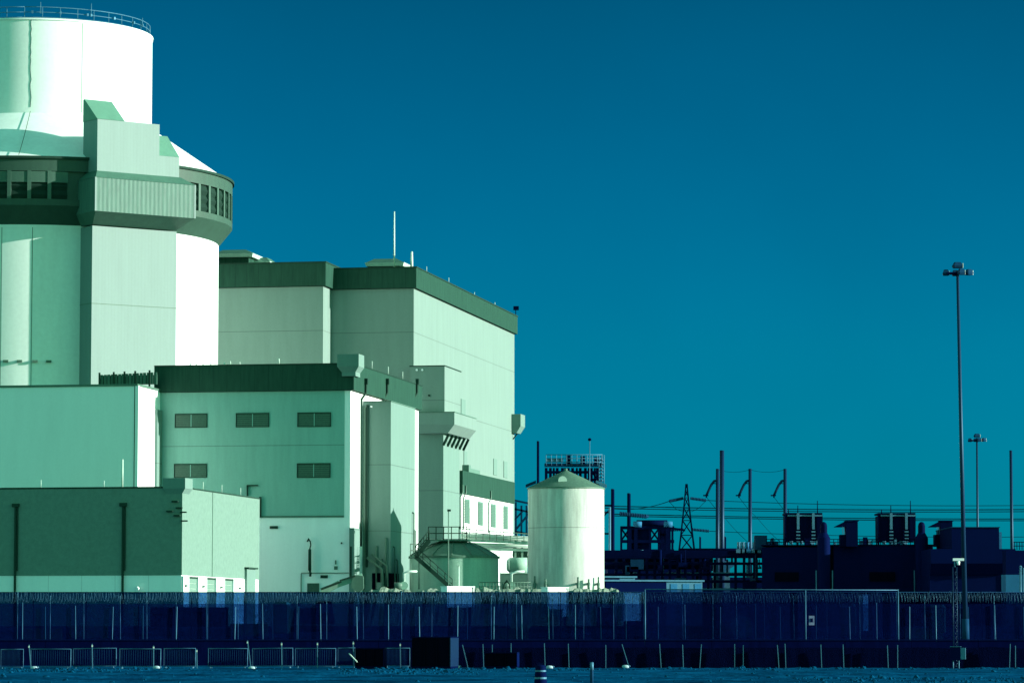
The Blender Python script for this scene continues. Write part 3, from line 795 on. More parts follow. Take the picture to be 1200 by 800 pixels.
# ================================================================== tank 1 (low, domed, with walkway and stair)
T1Y = 381.3
T1 = at(532, 740, T1Y); s1 = T1Y / F_PX; z1 = lambda y: zat(T1Y, y)
R1 = 52 * s1
tk1 = thing('low_storage_tank', 'low domed steel tank with a zigzag access stair, shaded by taller tank', 'storage tank', (T1.x, T1.y, GRADE))
MB().lathe(T1, [(R1, GRADE - .3), (R1, z1(653))], 64).build('shell', M['tank_low'], tk1)
dome = [(R1 + .12, z1(654)), (R1 + .12, z1(651.5))] + [(max(.01, R1 * q), z1(651.5) + (z1(632) - z1(651.5)) * (1 - q ** 1.7)) for q in (1, .93, .85, .75, .62, .48, .32, .15, 0)]
dm = MB().lathe(T1, [(r, z) for r, z in dome], 64).build('dome_roof', M['tank_roof'], tk1)
for a in range(-80, 100, 26):
    pts = [(T1.x + (r + .04) * math.sin(R(a)), T1.y - (r + .04) * math.cos(R(a)), z + .05) for r, z in dome[2:]]
    MB().tube(pts, .05, 5).build('roof_rib', M['green_steel'], dm)
# platform over the roof
Yp = T1Y - 2.2
P = lambda px, py, dy=0: at(px, py, Yp + dy)
pl = MB().hexa([P(496, 633.5), P(548, 633.5), P(548, 632.5, 2.2), P(496, 632.5, 2.2), P(496, 632), P(548, 632), P(548, 631, 2.2), P(496, 631, 2.2)]).build('platform', M['green_steel'], tk1)
for dy in (0, 2.2):
    hr = MB()
    for px in range(502, 549, 9): hr.cyl(P(px, 632, dy), P(px, 617, dy), .05, .05, 5)
    for y in (617, 624.5): hr.tube([P(502, y, dy), P(548, y, dy)], .05, 5)
    hr.build('handrail', M['dark_trim'], pl)
# stairs: one flight up to the platform, one down to the ground
def stairs(pa, pb, wdt, root):
    m_ = MB(); a_, b_ = Vector(pa), Vector(pb)
    for dy in (-wdt / 2, wdt / 2):
        o_ = Vector((0, dy, 0)); m_.bar(a_ + o_, b_ + o_, .1, .42)
    k_ = int((b_ - a_).length / .32)
    for i in range(k_ + 1):
        c_ = a_.lerp(b_, i / k_); m_.box(Frame(c_.x, c_.y, 0), -.14, .14, -wdt / 2, wdt / 2, c_.z - .03, c_.z + .03)
    f_ = m_.build('stair_flight', M['dark_trim'], root)
    m2 = MB(); up_ = Vector((0, 0, 1.05))
    for dy in (-wdt / 2, wdt / 2):
        o_ = Vector((0, dy, 0))
        m2.tube([a_ + o_ + up_, b_ + o_ + up_], .045, 5).tube([a_ + o_ + up_ * .5, b_ + o_ + up_ * .5], .03, 5)
        for i in range(0, 6): m2.cyl(a_.lerp(b_, i / 5) + o_, a_.lerp(b_, i / 5) + o_ + up_, .04, .04, 5)
    m2.build('handrail', M['dark_trim'], f_)
stairs(at(487, 652, 375.3), at(503, 633, 375.3), .9, tk1)
stairs(at(487, 652, 374.1), at(530, 690, 374.1), .9, tk1)
ld = MB().hexa([at(480, 653, 376.3), at(492, 653, 376.3), at(492, 653, 373.6), at(480, 653, 373.6), at(480, 651.8, 376.3), at(492, 651.8, 376.3), at(492, 651.8, 373.6), at(480, 651.8, 373.6)])
for px in (481, 491):
    for Y in (373.7, 376.2): ld.cyl(at(px, 652, Y), at(px, 637, Y), .045, .045, 5); ld.cyl(at(px, 690, Y), at(px, 653, Y), .07, .07, 6)
for y in (637, 644.5):
    ld.tube([at(481, y, 373.7), at(481, y, 376.2), at(491, y, 376.2)], .045, 5)
ld.build('landing', M['green_steel'], tk1)
lp = thing('lamp_post', 'slim lamp post with a small box lamp above the domed tank platform', 'lamp post', at(525.5, 735, 373.3))
MB().cyl(at(525.5, 735, 373.3), at(525.5, 598, 373.3), .07, .05, 6).build('pole', M['green_steel'], lp)
q = at(525.5, 598, 373.3); MB().box(Frame(q.x, q.y, 0), -.12, .25, -.15, .15, q.z - .08, q.z + .14).build('lamp_head', M['dark_trim'], lp)
lp = thing('lamp_post', 'short white bollard lamp standing before the domed tank wall', 'lamp post', at(537.5, 735, 330))
MB().cyl(at(537.5, 735, 330), at(537.5, 662, 330), .08, .07, 6).build('pole', M['pale_steel'], lp)
q = at(537.5, 661.5, 330); MB().box(Frame(q.x, q.y, 0), -.12, .12, -.12, .12, q.z - .1, q.z + .16).build('lamp_head', M['pale_steel'], lp)

# ================================================================== pipe bridge between the tanks
pb = thing('pipe_bridge', 'elevated pipe bridge with handrail running behind domed tank to tall tank', 'pipe bridge', at(585, 735, 400))
B_ = lambda px, py, dy=0: at(px, py, 398 + dy)
pm = MB()
for (ya, yb_, r_, dy) in ((627, 632, .26, 0), (629.5, 634, .18, 1.0), (637, 640, .2, 0.2), (640, 642.5, .2, 1.2)):
    pm.cyl(B_(540, ya, dy), B_(640, yb_, dy), r_, r_, 10)
pm.build('pipe', M['pale_steel'], pb)
pm = MB()
for (ya, yb_) in ((633, 637), (643, 645)):
    pm.bar(B_(540, ya - .5, -.3), B_(640, yb_, -.3), .2, .25)
for px in range(604, 640, 8): pm.bar(B_(px, 632, .5), B_(px, 735, .5), .22)
pm.build('steel_frame', M['tank_low'], pb)
pm = MB()
for y0_, y1_ in ((619, 624), (623, 628)): pm.tube([B_(540, y0_, -.5), B_(640, y1_ + 3, -.5)], .05, 5)
for k in range(12): pm.cyl(B_(542 + k * 8, 619 + k * .6, -.5), B_(542 + k * 8, 631 + k * .4, -.5), .045, .045, 5)
pm.build('handrail', M['green_steel'], pb)
pm = MB()
for k in range(7):
    px = 603 + k * 2.6; pm.tube([B_(px, 642, 1), B_(px - 1.2, 650, 1), B_(px + 1.0, 656, 1), B_(px, 664, 1)], .16, 6)
pm.build('expansion_loop', M['green_steel'], pb)
vt = thing('horizontal_vessel', 'small horizontal pressure vessel with rounded end below the pipe bridge', 'vessel', at(604, 690, 393))
a_, b_ = at(597, 662, 393), at(618, 662, 393)
MB().cyl(a_, b_, .85, .85, 20).lathe((0, 0), [], 4).cyl(a_ - Vector((.35, 0, 0)), a_, .5, .85, 20).build('drum', M['tank_low'], vt)
MB().box(Frame(a_.x + .5, a_.y, 0), -.15, .15, -.6, .6, GRADE, a_.z - .7).box(Frame(b_.x - .5, b_.y, 0), -.15, .15, -.6, .6, GRADE, a_.z - .7).build('saddle', M['green_steel'], vt)
wl = thing('retaining_wall', 'plain green concrete wall between the domed tank and the tall tank', 'wall', at(602, 735, 389))
q0, q1 = at(586, 672, 389), at(622, 672, 389)
MB().box(Frame(q0.x, q0.y, 0), 0, q1.x - q0.x, 0, .4, GRADE - .3, q0.z).build('wall_panel', M['turbine_dark'], wl)
MB().box(Frame(q0.x, q0.y, 0), -.03, q1.x - q0.x + .03, -.05, .45, q0.z + .003, q0.z + .1).build('coping', M['tank_low'], wl)

# ================================================================== tank 2 (tall, conical roof)
T2Y = 379.3
T2 = at(663.5, 740, T2Y); s2 = T2Y / F_PX; z2 = lambda y: zat(T2Y, y); R2 = 44.6 * s2
tk2 = thing('tall_storage_tank', 'tall pale stained cylindrical tank with dark conical roof', 'storage tank', (T2.x, T2.y, GRADE))
MB().lathe(T2, [(R2, GRADE), (R2, z2(572))], 72).build('shell', M['tank_tall'], tk2)
cn = MB().lathe(T2, [(R2 + .1, z2(573.2)), (R2 + .1, z2(571.6)), (.15, z2(551)), (.15, z2(549)), (.01, z2(549))], 72).build('cone_roof', M['tank_roof'], tk2)
q = Vector((T2.x - .4, T2.y - R2 * .62, z2(564.5)))
MB().cyl(q + Vector((0, .9, 0)), q + Vector((0, -.35, .05)), .46, .46, 16).build('hatch', M['pale_steel'], cn)
for sx in (-1, 1):
    q = Vector((T2.x + sx * (R2 - .35), T2.y - .6, z2(568.5)))
    MB().hexa([q + Vector((sx * a, b, c + a * -.42)) for a, b, c in ((-.5, -.4, 0), (.6, -.4, 0), (.6, .4, 0), (-.5, .4, 0), (-.5, -.4, .3), (.6, -.4, .3), (.6, .4, .3), (-.5, .4, .3))]).build('overflow_box', M['blue_steel'] if sx < 0 else M['galv'], cn)
MB().lathe(T2, [(R2 + .7, GRADE), (R2 + .7, z2(694)), (R2 - .1, z2(693.5))], 48).build('pedestal', M['white_wall'], tk2)

# scaffold platform behind the tall tank
sf = thing('steel_platform', 'blue steel access platform with railings rising behind the tall tank roof', 'platform', at(673, 735, 540))
Q = lambda px, py, dy=0: at(px, py, 540 + dy)
m_ = MB()
m_.hexa([Q(638, 547), Q(706, 547), Q(706, 546, 5), Q(638, 546, 5), Q(638, 543.5), Q(706, 543.5), Q(706, 542.5, 5), Q(638, 542.5, 5)]).build('deck', M['blue_steel'], sf)
m_ = MB()
for px in (640, 645, 653, 659, 666, 671, 680, 686, 693, 700): m_.bar(Q(px, 548), Q(px, 735), .42)
for px in (649, 662, 676, 690, 697): m_.bar(Q(px, 548, 4), Q(px, 735, 4), .3)
for y in (553, 562, 572): m_.bar(Q(639, y), Q(702, y), .4)
m_.bar(Q(690, 549), Q(700, 561), .2); m_.bar(Q(640, 572), Q(653, 554), .2)
m_.build('steel_frame', M['navy_dark'], sf)
for dy in (0, 5):
    m_ = MB()
    for px in range(640, 708, 6): m_.cyl(Q(px, 545, dy), Q(px, 532.5, dy), .06, .06, 5)
    for y in (532.5, 537, 541): m_.tube([Q(640, y, dy), Q(706, y, dy)], .06, 5)
    m_.build('handrail', M['galv'], sf)
m_ = MB()
m_.hexa([Q(640, 541), Q(660, 541), Q(660, 541, .1), Q(640, 541, .1), Q(640, 537), Q(660, 537), Q(660, 537, .1), Q(640, 537, .1)])
m_.build('toe_panel', M['galv'], sf)
for px, y0_, y1_ in ((666, 533, 545), (683, 534, 545), (699, 535, 546)):
    MB().box(Frame(*Q(px, 540).xy, 0), -.35, .35, .5, 1.2, zat(540, y1_), zat(540, y0_)).build('valve', M['navy_dark'], sf)
m_ = MB()
for k in range(10): m_.tube([Q(702, 540 + k * 4, -.3), Q(705, 538 + k * 4, -1), Q(708, 540 + k * 4, -.3)], .08, 5)
for px in (702, 705, 708): m_.tube([Q(px, 533, -.6), Q(px, 580, -.6)], .07, 5)
m_.build('caged_ladder', M['galv'], sf)
lp = thing('lamp_post', 'thin mast with a round lamp above the blue steel platform', 'lamp post', at(691, 735, 538))
MB().cyl(at(691, 735, 538), at(691, 516, 538), .09, .07, 6).build('pole', M['galv'], lp)
q = at(691, 515, 538); MB().lathe(q, [(.01, q.z - .22), (.2, q.z - .14), (.28, q.z), (.2, q.z + .2), (.01, q.z + .27)], 12).build('lamp_head', M['navy_dark'], lp)


def plain_pole(px, yt, Y, r, label, lean=0, group=None, base=742, m='navy_dark', name='utility_pole'):
    t = thing(name, label, 'pole', at(px + lean, base, Y), group)
    MB().cyl(at(px + lean, base, Y), at(px, yt, Y), r, r * .75, 10).build('shaft', M[m], t)
    MB().cyl(at(px, yt + .3, Y), at(px, yt - .6, Y), r * .85, r * .6, 10).build('cap', M['blue_steel'], t)
    return t


plain_pole(630.5, 517, 465, .22, 'thin dark pole rising between turbine hall and tall tank')
t = plain_pole(718, 573, 505, .33, 'dark pole with pipe brackets close beside the tall tank')
m_ = MB()
for y in (592, 600, 625, 662): m_.bar(at(705, y, 505), at(718, y, 505), .25)
m_.bar(at(706, 606, 505), at(717, 594, 505), .2)
m_.build('bracket', M['navy_dark'], t)
MB().cyl(at(714.6, 742, 504.3), at(714.6, 594, 504.3), .16, .16, 8).build('conduit', M['galv'], t)
plain_pole(737, 578, 540, .36, 'dark pole rising behind the transformer frame')
t = plain_pole(846, 528, 480, .40, 'tallest steel pole with a sunlit edge among the curved arm poles', m='pole')
plain_pole(820.5, 629, 560, .2, 'short dark post beside the lattice tower'); plain_pole(850, 629, 590, .2, 'short dark post close to the tallest steel pole')
plain_pole(1184.5, 528, 550, .30, 'plain unlit pole near the overhanging dark building', lean=2.5, m='pole')


# curved arm poles
def davit(px, yt, Y, label):
    t = thing('utility_pole', label, 'pole', at(px, 742, Y), 'utility poles with a curved arm')
    MB().cyl(at(px, 742, Y), at(px, yt, Y), .38, .26, 10).build('shaft', M['pole'], t)
    pts = [at(px, 562.5, Y), at(px - 4, 563.5, Y), at(px - 7.5, 568, Y), at(px - 10.5, 574.5, Y), at(px - 13, 580, Y)]
    MB().tube(pts, .20, 7).build('curved_arm', M['pole'], t)
    MB().bar(at(px, 566.5, Y), at(px - 6, 566, Y), .14).build('brace', M['pole'], t)
    MB().cyl(at(px - 13, 580, Y), at(px - 13, 583, Y), .12, .12, 6).box(Frame(*at(px - 13, 580, Y).xy, 0), -.5, .3, -.2, .2, zat(Y, 581), zat(Y, 579.5)).build('insulator', M['navy_dark'], t)
davit(840.8, 549, 560, 'curved arm pole standing close beside the tallest steel pole')
davit(879, 549, 560, 'curved arm pole standing alone, middle of the three')
davit(920, 549, 560, 'curved arm pole standing at the edge of a cooler bank')

# lattice tower
def lattice_tower(px, yt, yb_, w_px, Y):
    t = thing('lattice_tower', 'pointed steel lattice pylon with two pairs of insulator arms', 'pylon', at(px, yb_, Y))
    top = at(px, yt, Y); base = at(px, yb_, Y); w_ = w_px * Y / F_PX / 2
    m_ = MB(); H = top.z - base.z
    def corner(i, f):
        sx, sy = ((-1, -1), (1, -1), (1, 1), (-1, 1))[i]; ww = w_ * (1 - f) ** 1.15 + .12
        return Vector((base.x + sx * ww, base.y + sy * ww, base.z + H * f))
    fs = [0, .22, .4, .55, .68, .79, .88, .95, 1]
    for i in range(4):
        for a_, b_ in zip(fs, fs[1:]): m_.bar(corner(i, a_), corner(i, b_), .2)
        for a_, b_ in zip(fs, fs[1:]):
            m_.bar(corner(i, a_), corner((i + 1) % 4, b_), .12); m_.bar(corner((i + 1) % 4, a_), corner(i, b_), .12)
            m_.bar(corner(i, b_), corner((i + 1) % 4, b_), .1)
    m_.build('lattice', M['navy_dark'], t)
    for y0_, x0_, x1_, y1_, y2_ in ((586, 784, 801, 587, 583.5), (586, 809, 827.5, 583.5, 586), (622, 779, 801, 621, 620), (622, 811, 831, 620, 622)):
        a_, b_ = at(x0_, y1_, Y), at(x1_, y2_, Y)
        mm = MB(); mm.cyl(a_, b_, .12, .12, 6)
        for k in range(11):
            c_ = a_.lerp(b_, .05 + .09 * k); d_ = (b_ - a_).normalized() * .1
            mm.cyl(c_ - d_, c_ + d_, .27, .27, 8)
        mm.build('insulator_string', M['blue_steel'], t)
lattice_tower(805, 567, 700, 30, 640)

# power lines: each conductor its own object
def wire(pts, label, r=.055, sag=0):
    q = [Vector(p) for p in pts]; out = []
    for a_, b_ in zip(q, q[1:]):
        for k in range(16):
            t = k / 16; c_ = a_.lerp(b_, t); c_.z -= sag * 4 * t * (1 - t); out.append(c_)
    out.append(q[-1])
    o = MB().tube(out, r * .62, 8).build('power_line', M['wire'])
    o['label'] = label; o['category'] = 'power line'; o['group'] = 'power lines strung across the sky'
W6 = lambda px, py: at(px, py, 640)
wire([W6(690, 590), W6(784, 587)], 'upper conductor strung to the pylon from beside the tall tank', .11, 1.2)
wire([W6(827.5, 586), W6(1260, 591)], 'highest conductor running from the pylon past the light masts', .10, .5)
wire([W6(690, 592), W6(1260, 596)], 'thick second conductor passing behind the pylon', .16, .4)
wire([W6(690, 594.5), W6(1260, 598.5)], 'conductor just under the thick second one', .13, .4)
wire([W6(720, 602), W6(1260, 607.5)], 'lower conductor running level with cooler bank tops', .15, .3)
wire([W6(720, 604), W6(1260, 609.5)], 'lowest of the thick conductors above the dark roofs', .14, .3)
wire([W6(831, 622), W6(1260, 628)], 'conductor leaving the lower insulator arm of the pylon', .09, .5)
wire([at(841, 550, 560), at(879, 550, 560), at(920, 550, 560)], 'thin wire joining the tops of the curved arm poles', .05, .4)
for px, lb in ((828, 'slanting guy wire from the curved arm pole by tallest pole'), (866, 'slanting guy wire from the lone curved arm pole'), (907, 'slanting guy wire from curved arm pole at cooler bank')):
    wire([at(px, 582, 560), at(px + 22, 607, 560), at(px + 50, 636, 560)], lb, .055, .2)
wire([W6(784, 587), W6(792, 596), W6(800, 599), W6(811, 599), W6(819, 595), W6(827.5, 586)], 'looped jumper cable hanging under the upper pylon arms', .07, 0)

# disconnect poles' bar by the transformer frame
t = thing('transformer_frame', 'dark open steel transformer frame with a horizontal drum on top', 'substation frame', at(757, 735, 515))
K = lambda px, py, dy=0: at(px, py, 515 + dy)
m_ = MB()
for px in (728, 738, 745, 762, 772, 782, 788):
    for dy in (0, 4): m_.bar(K(px, 617, dy), K(px, 735, dy), .5 if px in (738, 745, 782) else .3)
for y in (618, 634, 645):
    for dy in (0, 4): m_.bar(K(727, y, dy), K(790, y, dy), .45)
for a_, b_ in ((762, 772), (772, 782), (728, 738)): m_.bar(K(a_, 619), K(b_, 633), .25); m_.bar(K(b_, 619), K(a_, 633), .25)
m_.bar(K(790, 619), K(803, 621), .3)
m_.build('steel_frame', M['navy_dark'], t)
m_ = MB()
m_.box(Frame(*K(740, 634).xy, 0), 0, 2.6, .5, 3, zat(515, 660), zat(515, 618)); m_.box(Frame(*K(774, 634).xy, 0), 0, 1.5, .5, 3, zat(515, 660), zat(515, 619))
m_.build('transformer_tank', M['navy'], t)
MB().cyl(K(746, 613.5, 1), K(782, 613.5, 1), .55, .55, 16).build('drum', M['navy_dark'], t)
for px0, px1 in ((742, 752), (778, 788)):
    MB().cyl(K(px0, 613.8, -.2), K(px1, 614.2, -.2), .42, .42, 14).build('bushing', M['teal'], t)
t = thing('disconnect_switch', 'ribbed insulator bar on the dark pole behind the transformer frame', 'insulator', at(742, 605, 530))
m_ = MB().cyl(at(726, 601.5, 538), at(760, 605, 538), .2, .2, 8)
for k in range(16): c_ = at(727 + k * 2, 601.6 + k * .21, 538); m_.cyl(c_ - Vector((.09, 0, 0)), c_ + Vector((.09, 0, 0)), .34, .34, 8)
m_.build('insulator_string', M['blue_steel'], t)

# ================================================================== dark works to the right
def block(fr, u0, u1, v0, v1, z0, z1, m, name, root): return MB().box(fr, u0, u1, v0, v1, z0, z1).build(name, m, root)


# long low pipe rack
t = thing('pipe_rack', 'long dark elevated pipe rack running from the tall tank to cooler building', 'pipe rack', at(800, 735, 470))
K = lambda px, py, dy=0: at(px, py, 470 + dy)
m_ = MB()
for y, h in ((648, .8), (652.5, .25)):
    for dy in (0, 6): m_.bar(K(706, y, dy), K(897, y, dy), .5, h)
for y in (660, 673, 681): m_.bar(K(706, y), K(897, y), .3, .35)
for px in list(range(722, 835, 9)) + [862, 872, 884, 896]:
    for dy in (0, 6): m_.bar(K(px, 649, dy), K(px, 742, dy), .35)
m_.build('steel_frame', M['navy_dark'], t)
for y, r_, mm, a_, b_ in ((644.5, .28, 'navy_dark', 795, 900), (655.5, .25, 'navy', 706, 832), (671.5, .14, 'galv', 780, 897), (680.2, .12, 'blue_steel', 800, 897), (690, .14, 'galv', 800, 897), (664, .3, 'navy', 706, 832), (668, .08, 'blue_steel', 722, 778), (658, .07, 'blue_steel', 722, 778)):
    MB().cyl(K(a_, y, 1), K(b_, y, 1), r_, r_, 10).build('pipe', M[mm], t)
for px in (866, 871, 876, 884, 888):
    q = K(px, 643); MB().cyl(q, q + Vector((0, 0, .9)), .25, .25, 8).box(Frame(q.x, q.y, 0), -.4, .4, -.4, .4, q.z - .5, q.z - .02).build('valve', M['galv' if px != 876 else 'teal'], t)
t = thing('low_shed', 'dark flat roofed shed behind the pipe rack beside the tall tank', 'shed', at(770, 735, 490))
q0, q1, q2 = at(712, 658, 490), at(834, 658, 490), at(897, 676, 490)
fr = Frame(q0.x, 490, 0)
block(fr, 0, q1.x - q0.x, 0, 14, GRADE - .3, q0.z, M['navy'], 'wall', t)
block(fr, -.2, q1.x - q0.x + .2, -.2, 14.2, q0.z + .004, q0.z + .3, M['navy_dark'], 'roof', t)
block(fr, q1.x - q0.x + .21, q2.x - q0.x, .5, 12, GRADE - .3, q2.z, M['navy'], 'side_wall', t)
t = thing('sloped_bin', 'pale machine housing glimpsed in the gap of the pipe rack', 'machine', at(842, 735, 480))
fr = Frame(at(836, 672, 480).x, 480, 0)
MB().box(fr, 0, .7, 0, 2, GRADE, zat(480, 660)).box(fr, 1.0, 2.2, 0, 2, GRADE, zat(480, 657)).build('housing', M['galv'], t)
MB().prism(Frame(at(848, 672, 479).x, 479, 90), [(0, zat(480, 671)), (-2.2, zat(480, 658)), (0, zat(480, 658))], 0, 1.2).build('hopper', M['teal'], t)

# small sheds with bright ends
def shed(px0, px1, pxr, yt, yt2, Y, label, nwin):
    fr = gframe(px0, Y); t = thing('site_cabin', label, 'cabin', fr.p(0, 0, GRADE))
    d_ = run_to(fr.o, fr.v, pxr, 690) if False else 6.0
    w_ = run_to(fr.o, fr.u, px1, 690)
    z0 = zat(Y, yt)
    f2 = Frame(fr.o[0], fr.o[1], 14)
    MB().box(f2, -7, 0, 0, 3.0, GRADE - .3, z0).build('wall', M['navy'], t)
    wdt = (px1 - px0) * Y / F_PX
    MB().box(f2, .02, wdt, 0, 3.0, GRADE - .3, z0 - .004).build('end_wall', M['galv'], t)
    MB().loft(f2, (-7.2, wdt + .2, -.2, 3.2, z0), (-7.2, wdt + .2, -.2, 3.2, z0 + .18)).build('roof', M['galv'], t)
    for k in range(nwin):
        a_ = wdt * (k + .35) / nwin
        MB().box(f2, a_, a_ + wdt / nwin * .55, -.05, -.004, z0 - 1.2, z0 - .25).build('window', M['teal'], t)
shed(726, 745, 752, 676.5, 678, 400, 'pale site cabin closest to the tall tank', 1)
shed(781, 825, 830, 681, 685, 400, 'longer pale site cabin with three panes under the pipe rack', 3)

# cooler building
KD = 455
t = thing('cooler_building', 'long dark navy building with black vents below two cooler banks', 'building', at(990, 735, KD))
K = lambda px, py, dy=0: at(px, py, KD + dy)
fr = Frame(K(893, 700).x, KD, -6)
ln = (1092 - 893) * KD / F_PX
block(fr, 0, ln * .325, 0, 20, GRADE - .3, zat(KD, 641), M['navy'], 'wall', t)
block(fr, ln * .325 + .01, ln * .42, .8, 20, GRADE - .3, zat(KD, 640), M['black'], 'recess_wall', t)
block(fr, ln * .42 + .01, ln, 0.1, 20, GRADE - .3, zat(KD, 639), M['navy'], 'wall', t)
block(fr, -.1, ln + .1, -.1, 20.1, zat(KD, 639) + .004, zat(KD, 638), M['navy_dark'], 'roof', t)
for a_, b_ in ((908, 936), (1018, 1048)):
    u0 = (a_ - 893) / 199 * ln; u1 = (b_ - 893) / 199 * ln
    block(fr, u0, u1, -.12, -.01 + .0, zat(KD, 681), zat(KD, 670), M['black'], 'vent', t)
for a_, b_, y0_, y1_ in ((885, 899, 627, 641), (900, 912, 634, 641), (905, 907, 630, 634)):
    q = K(a_, 640, 6); MB().box(Frame(q.x, q.y, 0), 0, (b_ - a_) * .11, 0, 2.5, q.z - .4, zat(KD + 6, y0_)).build('roof_unit', M['blue_steel'], t)
for px in (1015, 1024):
    c_ = K(px, 636, 5); pts = [c_ + Vector((.42 * math.cos(R(a)), 0, .32 * math.sin(R(a)))) for a in range(0, 361, 30)]
    MB().tube(pts, .08, 6).build('roof_duct', M['galv'], t)


def cooler(px0, label):
    Y = KD + 5; t = thing('cooler_bank', label, 'cooler', at(px0 + 22, 638, Y))
    K = lambda px, py, dy=0: at(px, py, Y + dy)
    b0 = px0
    for k in range(3):
        a_, b_ = b0 + 1 + k * 15.5, b0 + 14.5 + k * 15.5
        if k == 2: b_ = b0 + 43
        p_, q_ = K(a_, 637), K(b_, 637)
        MB().box(Frame(p_.x, Y, 0), 0, q_.x - p_.x, 0, 4.5, zat(Y, 634), zat(Y, 604)).build('coil_panel', M['navy_dark'], t)
    m_ = MB()
    p_, q_ = K(b0, 600), K(b0 + 43.5, 600)
    m_.box(Frame(p_.x, Y, 0), 0, q_.x - p_.x, -.3, 4.8, zat(Y, 602.6), zat(Y, 600.6)); m_.build('top_frame', M['navy_dark'], t)
    m_ = MB().box(Frame(p_.x, Y, 0), .3, q_.x - p_.x, -.32, -.1, zat(Y, 604.8), zat(Y, 603)).build('header_pipe', M['galv'], t)
    for x in (15.2, 33):
        c_ = K(b0 + x, 637)
        mm = MB().box(Frame(c_.x, Y, 0), -.16, .16, -.5, -.1, zat(Y, 620), zat(Y, 601))
        for k in range(4): mm.box(Frame(c_.x, Y, 0), -.24, .24, -.6, -.1, zat(Y, 622 + 4 * k + 1.6), zat(Y, 622 + 4 * k))
        mm.build('riser', M['galv'], t)
    for x, x2 in ((5, 9), (18, 21), (25, 34)):
        MB().cyl(K(b0 + x, 635.5, -.4), K(b0 + x2, 635.5, -.4), .2, .2, 8).build('drain_pipe', M['galv'], t)
    for x in (.5, 14.8, 30, 43): MB().bar(K(b0 + x, 603, -.2), K(b0 + x, 639, -.2), .22).build('leg', M['navy_dark'], t)
    for x, h in ((15, 1.0), (38, 1.6), (4, .5)): MB().cyl(K(b0 + x, 601), K(b0 + x, 601) + Vector((0, 0, h)), .07, .05, 6).build('lightning_rod', M['navy_dark'], t)
cooler(920, 'cooler bank beside the curved arm pole, on the dark building')
cooler(1029, 'cooler bank toward the tall light mast, on the dark building')


def stack(px, Y, label):
    t = thing('exhaust_stack', label, 'exhaust stack', at(px, 735, Y))
    c_ = at(px, 735, Y); s = Y / F_PX; z = lambda y: zat(Y, y)
    MB().lathe(c_, [(7.5 * s, GRADE), (7.5 * s, z(630)), (4.2 * s, z(624))], 24).build('flue', M['navy'], t)
    MB().lathe(c_, [(4.2 * s, z(624)), (4.2 * s, z(616)), (3.4 * s, z(613)), (1.6 * s, z(611.4)), (.01, z(611))], 20).build('cap', M['navy_dark'], t)
    for sx in (-1, 1): MB().bar((c_.x + sx * 9.5 * s, Y - .5, GRADE), (c_.x + sx * 9.5 * s, Y - .5, z(668)), .12).build('guide_post', M['galv'], t)
stack(966, 450, 'dark rounded exhaust stack next to the first cooler bank')
stack(1081, 450, 'dark rounded exhaust stack with sunlit edge next to second cooler bank')


def intake(px, label):
    Y = 452; t = thing('air_intake', label, 'air intake', at(px + 14, 735, Y)); K = lambda a, b, d=0: at(a, b, Y + d)
    MB().box(Frame(K(px + 12.5, 640).x, Y, 0), 0, 1.5, 0, 2.4, zat(Y, 640), zat(Y, 610)).build('duct', M['navy_dark'], t)
    MB().box(Frame(K(px + 6, 640).x, Y, 0), 0, .9, .2, 2.2, zat(Y, 640), zat(Y, 626)).build('plenum', M['navy_dark'], t)
    MB().prism(Frame(K(px, 618).x, Y, 90), [(0, zat(Y, 617)), (0, zat(Y, 616.4)), (-1.3, zat(Y, 610.5)), (-1.3, zat(Y, 617))], 0, 2.2).build('rain_hood', M['navy_dark'], t)
    MB().box(Frame(K(px + 12, 610).x, Y, 0), 0, 1.65, -.1, 2.5, zat(Y, 610.4), zat(Y, 609.5)).build('flange', M['navy'], t)
    for d in (2, 4): MB().bar(K(px + 6 + d, 617), K(px + 7 + d, 626), .08).build('strut', M['galv'], t)
intake(979, 'hooded air intake between the two cooler banks')
intake(1090, 'hooded air intake between second cooler bank and light mast')

# overhanging dark building at the far right
HY = 440
t = thing('control_building', 'dark navy building whose upper storey overhangs on one side, behind light mast', 'building', at(1150, 735, HY))
hx = lambda px: at(px, 700, HY).x
fr = Frame(hx(1116), HY, 0); s = HY / F_PX; Lx = lambda px: (px - 1116) * s
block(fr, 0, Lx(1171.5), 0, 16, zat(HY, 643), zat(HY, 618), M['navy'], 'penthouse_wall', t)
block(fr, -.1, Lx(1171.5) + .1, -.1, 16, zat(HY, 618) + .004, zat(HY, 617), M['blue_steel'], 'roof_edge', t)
block(fr, Lx(1171.6), Lx(1174.8), .2, 12, zat(HY, 643), zat(HY, 623), M['teal'], 'vent_house', t)  # stands for the penthouse's sunlit edge, its brightness put into the teal
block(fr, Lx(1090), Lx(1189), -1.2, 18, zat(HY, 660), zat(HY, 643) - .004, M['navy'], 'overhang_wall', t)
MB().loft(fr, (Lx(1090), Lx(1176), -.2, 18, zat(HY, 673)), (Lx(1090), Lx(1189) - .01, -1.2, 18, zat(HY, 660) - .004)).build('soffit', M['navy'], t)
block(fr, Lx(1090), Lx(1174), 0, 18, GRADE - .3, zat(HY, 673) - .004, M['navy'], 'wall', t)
block(fr, Lx(1174), Lx(1177), -.1, .4, GRADE - .3, zat(HY, 674), M['galv'], 'downpipe', t)
MB().loft(fr, (Lx(1189), Lx(1191), -1.3, -.9, zat(HY, 660)), (Lx(1191), Lx(1193), -1.3, -.9, zat(HY, 645))).build('downpipe', M['galv'], t)
hm = MB()
for k in range(7): hm.cyl(fr.p(Lx(1188 + k * 3), -.9, zat(HY, 644)), fr.p(Lx(1188 + k * 3), -.9, zat(HY, 635)), .05, .05, 5)
